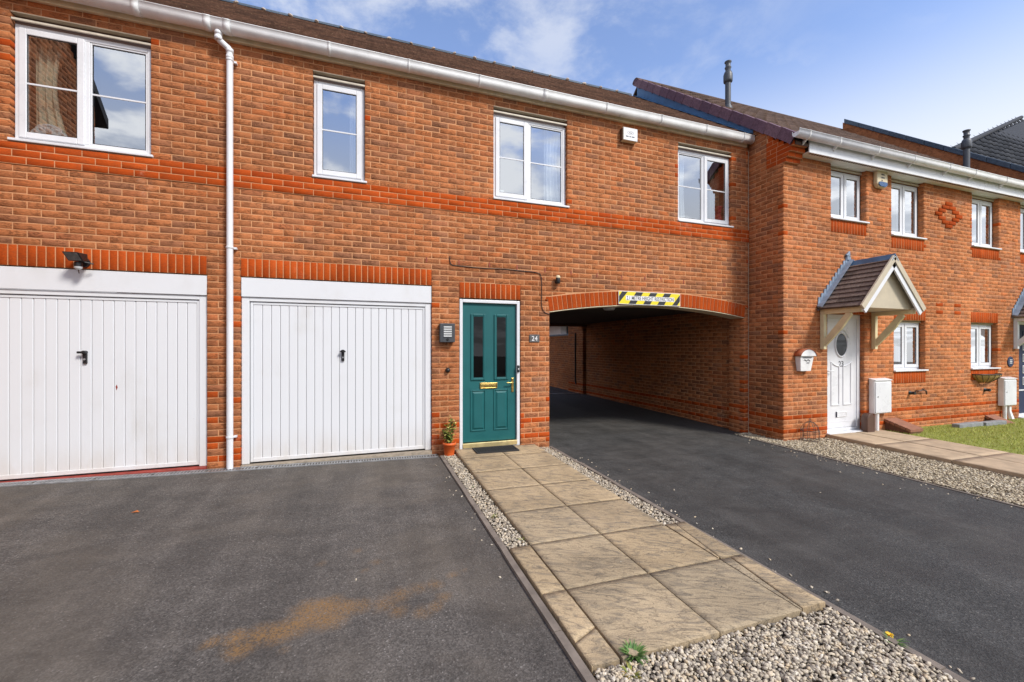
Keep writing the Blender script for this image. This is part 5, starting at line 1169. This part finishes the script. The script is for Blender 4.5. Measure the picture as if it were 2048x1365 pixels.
stems.build('stem', M['brownplastic'], t); me = fast_mesh('foliage', np.array(LV) - np.array(rootloc(t)), LF, LR); tag(link_mesh('foliage', me, M['leaf'], t), kind='stuff')
# weeds
def weed(x, y, z, r, n, mat, label, flower=False, tall=.5):
    t = thing('weed', (x, y, z), label, 'weed'); LV.clear(); LF.clear(); LR.clear()
    for k in range(n): a = random.uniform(0, 6.28); LR_val[0] = random.random(); e = random.uniform(0, r * .12); leaf((x + e * math.cos(a), y + e * math.sin(a), z), (math.cos(a), math.sin(a), random.uniform(.1, 1.6) * tall), (0, 0, 1), r * random.uniform(.35, 1.0), r * random.uniform(.07, .15))
    link_mesh('leaves', fast_mesh('leaves', np.array(LV) - np.array(rootloc(t)), LF, LR), M[mat], t)
    if flower:
        LV.clear(); LF.clear(); LR.clear()
        for k in range(26): a = 6.28 * k / 26; LR_val[0] = random.random(); leaf((x - .01, y + .01, z + .035), (math.cos(a), math.sin(a), random.uniform(.1, .9)), (0, 0, 1), .021, .008)
        link_mesh('flower', fast_mesh('flower', np.array(LV) - np.array(rootloc(t)), LF, LR), M['petal'], t)
    return t
def wpos(px, py): p = gp(px, py); return p[0], p[1], gz(p[0], p[1]) + .008
for px_, py_, r, n, mt, lb, fl, tl in ((1267, 1320, .085, 260, 'weed', 'green leafy weed at the corner where slabs meet the gravel', False, .7), (1262, 1356, .065, 120, 'weeddry', 'yellowing weed in bare soil beside the kerb', False, .5), (1786, 1290, .075, 26, 'weed', 'dandelion with a yellow flower against the lane edging', True, .4),
      (989, 1037, .05, 36, 'weeddry', 'small yellow-tipped weed in the narrow gravel strip', False, .5), (1042, 1085, .045, 40, 'weeddry', 'grassy tuft where the gravel strip meets the first narrow slab', False, .6), (946, 977, .035, 24, 'weed', 'small green weed halfway up the narrow gravel strip', False, .5), (915, 934, .03, 20, 'weeddry', 'tiny pale weed near the potted shrub', False, .5), (1750, 1272, .05, 14, 'weed', 'flat green weed next to the dandelion', False, .25), (1525, 872, .11, 90, 'weed', 'dark weed at the foot of the shaded return wall', False, 1.0)):
    x, y, z = wpos(px_, py_); weed(x, y, z, r, n, mt, lb, fl, tl)
x, y, z = wpos(270, 1026); m = MB(); m.add([(x - .03, y, z - .004), (x, y - .018, z + .004), (x + .035, y - .004, z - .003), (x + .008, y + .018, z + .008), (x, y, z + .002)], [(0, 1, 4), (1, 2, 4), (2, 3, 4), (3, 0, 4)]); o = m.build('fallen_leaf', M['deadleaf']); o.modifiers.new('t', 'SOLIDIFY').thickness = .001; tag(o, 'single orange dead leaf lying on the worn driveway', 'leaf')

# ================================================================== BEYOND THE PASSAGE, THE FAR ROOF AND THE NEIGHBOUR
gw = thing('garden_wall', (6.5, 9.5, -.1), 'brick garden wall with flat coping beyond the passage', 'wall')
GW = Wall((6.50, 0, 0), (0, 1, 0), (-1, 0, 0)); GW.rows(6.96, 12.5, B0 + .02, 1.80, (), (), None, .05); GW.emit(gw, False)
MB().box(6.505, 6.69, 6.96, 12.5, -.2, 1.8).build('core', M['mortar'], gw); MB().box(6.47, 6.75, 6.955, 12.55, 1.80, 1.86).build('coping', M['stonegrey'], gw, .01)
MB().hexa([(2.61, 6.2, gz(2.61, 6.2) + .001), (6.5, 6.2, gz(6.5, 6.2) + .001), (6.5, 6.28, gz(6.5, 6.28) + .001), (2.61, 6.28, gz(2.61, 6.28) + .001), (2.61, 6.2, gz(2.61, 6.2) + .012), (6.5, 6.2, gz(6.5, 6.2) + .012), (6.5, 6.28, gz(6.5, 6.28) + .012), (2.61, 6.28, gz(2.61, 6.28) + .012)]).build('threshold_strip', M['steel'], h24)
a_ = wy(1121, 667, 14.); b_ = wy(1112, 650, 13.5)
fh = thing('far_house', (a_[0] + 3, 15, -.1), 'white rendered house with grey eaves glimpsed through the passage', 'house')
MB().box(a_[0], a_[0] + 7, 14, 20, -.3, b_[2] + .2).build('wall', M['render'], fh); MB().box(a_[0] + .35, a_[0] + 1.2, 13.94, 13.99, a_[2] - .4, a_[2] + .35).build('window', M['anthracite'], fh)
MB().prism([(13.5, b_[2]), (13.5, b_[2] + .16), (17, b_[2] + 2.4), (20.5, b_[2] + .16), (20.5, b_[2])], b_[0], a_[0] + 7.3, 'x').build('roof', M['tilegrey'], fh)
# tall house with dark pantiles behind the terrace
ty, tz = 2.0, 7.40; tp = math.radians(60)
th = thing('tall_house', (21, 5, -.1), 'taller brick house with blue grey pantile roof beyond the terrace', 'house')
xl = wy(1952, 320, ty)[0]
MB().box(xl - .6, 34, ty + .15, 12, -.3, tz + .02).build('wall', M['brick'], th)
gt = MB().prism(gutter_poly(ty, tz - .02, .07), xl, 30, 'x', True).build('gutter', M['oldwhite'], th); MB().tube([(xl + .75, ty, tz - .08), (xl + .75, ty, tz - .35), (xl + .6, ty + .08, tz - .5), (xl + .4, ty + .1, tz - .55)], .05, 10).build('downpipe', M['oldwhite'], th)
MB().box(xl + .1, 30, ty + .1, ty + .14, tz - .26, tz - .08).build('fascia', M['cream'], th)
def onroof(px, py):
    d = ray(px, py); n_ = np.array([0, -math.sin(tp), math.cos(tp)]); P0 = np.array([0, ty, tz]); return CP + d * (((P0 - CP) @ n_) / (d @ n_))
A = onroof(1905, 305); B = onroof(2048, 238); sA, sB = (A[2] - tz) / math.sin(tp), (B[2] - tz) / math.sin(tp)
def hipx(s_): return A[0] + (B[0] - A[0]) * (s_ - sA) / (sB - sA)
rf = MB().add([(A[0] - .1, ty + .05, tz - .06), (34, ty + .05, tz - .06), (34, ty + 4 * math.cos(tp) + .05, tz + 4.6 * math.sin(tp) - .06), (hipx(4.6), ty + 4 * math.cos(tp) + .05, tz + 4.6 * math.sin(tp) - .06), (A[0] - .1, ty + 6, tz - .06), (34, ty + 6, tz - .06)], [(0, 1, 2, 3), (0, 3, 4), (3, 2, 5, 4), (1, 5, 2), (0, 4, 5, 1)]).build('roof', M['tilegrey'], th)
tiled(rf, M['tilegrey'], A[0] - .2, 31, ty - .02, tz, tp, 15, .33, .30, PAN, 'tile', 300, lambda x, s_: x > hipx(s_) + .1, .03, .035)
m = MB(); m.tube([tuple(onroof(1905, 305) + np.array([-.1, -.05, .05])), tuple(np.array([hipx(4.5), ty + 4.5 * math.cos(tp), tz + 4.5 * math.sin(tp)]) + np.array([-.1, -.05, .08]))], .08, 10); m.build('hip_tile', M['tilegrey'], rf)
# neighbour's wing whose side wall mirrors in the upper left window
nb = thing('brick_house', (-8, -2, -.1), 'neighbouring brick wing left of the driveway, mirrored in the window with the ornament', 'house')
NX = -4.7; NW = Wall((NX, -3.9, 0), (0, 1, 0), (1, 0, 0)); nr = lambda y: 5.72 + (y + 4.15) * 1.1
ncut = [(0, max(0, (z_ + .30 - 5.72) / 1.1 - 4.15 + 3.9), z_, z_ + CO) for z_ in np.arange(5.4, 9.6, CO)]
NW.rows(0, 3.9, -.26, 9.4, ncut, [(.19, .265)], None, .05); nw = MB().box(NX - .2, NX - .1, -3.9, 0, -.3, 5.7).build('wall', M['mortar'], nb); NW.emit(nw, False)
MB().prism([(-3.9, 5.7), (0, 5.7), (0, nr(0) - .2), (-3.9, nr(-3.9) - .2)], NX - .2, NX - .1, 'x').build('gable', M['brick'], nb); MB().prism([(-4.2, nr(-4.2) - .1), (1.0, nr(1.0) - .1), (1.0, nr(1.0) + .08), (-4.2, nr(-4.2) + .08)], -13, NX + .06, 'x').build('roof', M['tilegrey'], nb)
MB().box(-13, NX - .21, -3.9, -3.7, -.3, 5.7).build('front_wall', M['brick'], nb)

def sky_blocker_house(x0, x1, y0, y1, ze, zr, label, axis='x'):  # unseen houses, added to hold back sky light
    o = thing('brick_house', ((x0 + x1) / 2, (y0 + y1) / 2, -.3), label, 'house'); xm, ym = (x0 + x1) / 2, (y0 + y1) / 2
    MB().box(x0, x1, y0, y1, -.5, ze).build('wall', M['wedge'], o); MB().prism([(y0 - .3, ze - .1), (ym, zr), (y1 + .3, ze - .1), (y1 + .3, ze - .25), (y0 - .3, ze - .25)], x0 - .1, x1 + .1, 'x').build('roof', M['tilegrey'], o)
    yf = y1 if y1 < -5 else y0; sg = 1 if y1 < -5 else -1; n = max(2, int((x1 - x0) / 2.6))
    for k in range(n):
        xc = x0 + (x1 - x0) * (k + .5) / n
        for z in (1.0, 3.5):
            w_ = MB().ring(xc - .55, xc + .55, z, z + 1.15, .07, min(yf, yf + sg * .04), max(yf, yf + sg * .04)).build('window', M['upvc'], o); MB().box(xc - .48, xc + .48, min(yf, yf + sg * .015), max(yf, yf + sg * .015), z + .07, z + 1.08).build('pane', M['glass'], w_)
sky_blocker_house(-6, 5.0, 13.5, 19.5, 5.2, 7.8, 'unseen brick house added behind the passage to block sky light')
sky_blocker_house(-22, -11, -30, -23, 5.2, 7.8, 'unseen brick house added across the road on the left to cut low sky light')
sky_blocker_house(-8, 6, -31, -24, 5.2, 7.8, 'unseen brick house added directly behind the viewer to cut low sky light')
sky_blocker_house(14, 26, -33, -26, 5.2, 7.8, 'unseen brick house added across from the white door to cut low sky light')
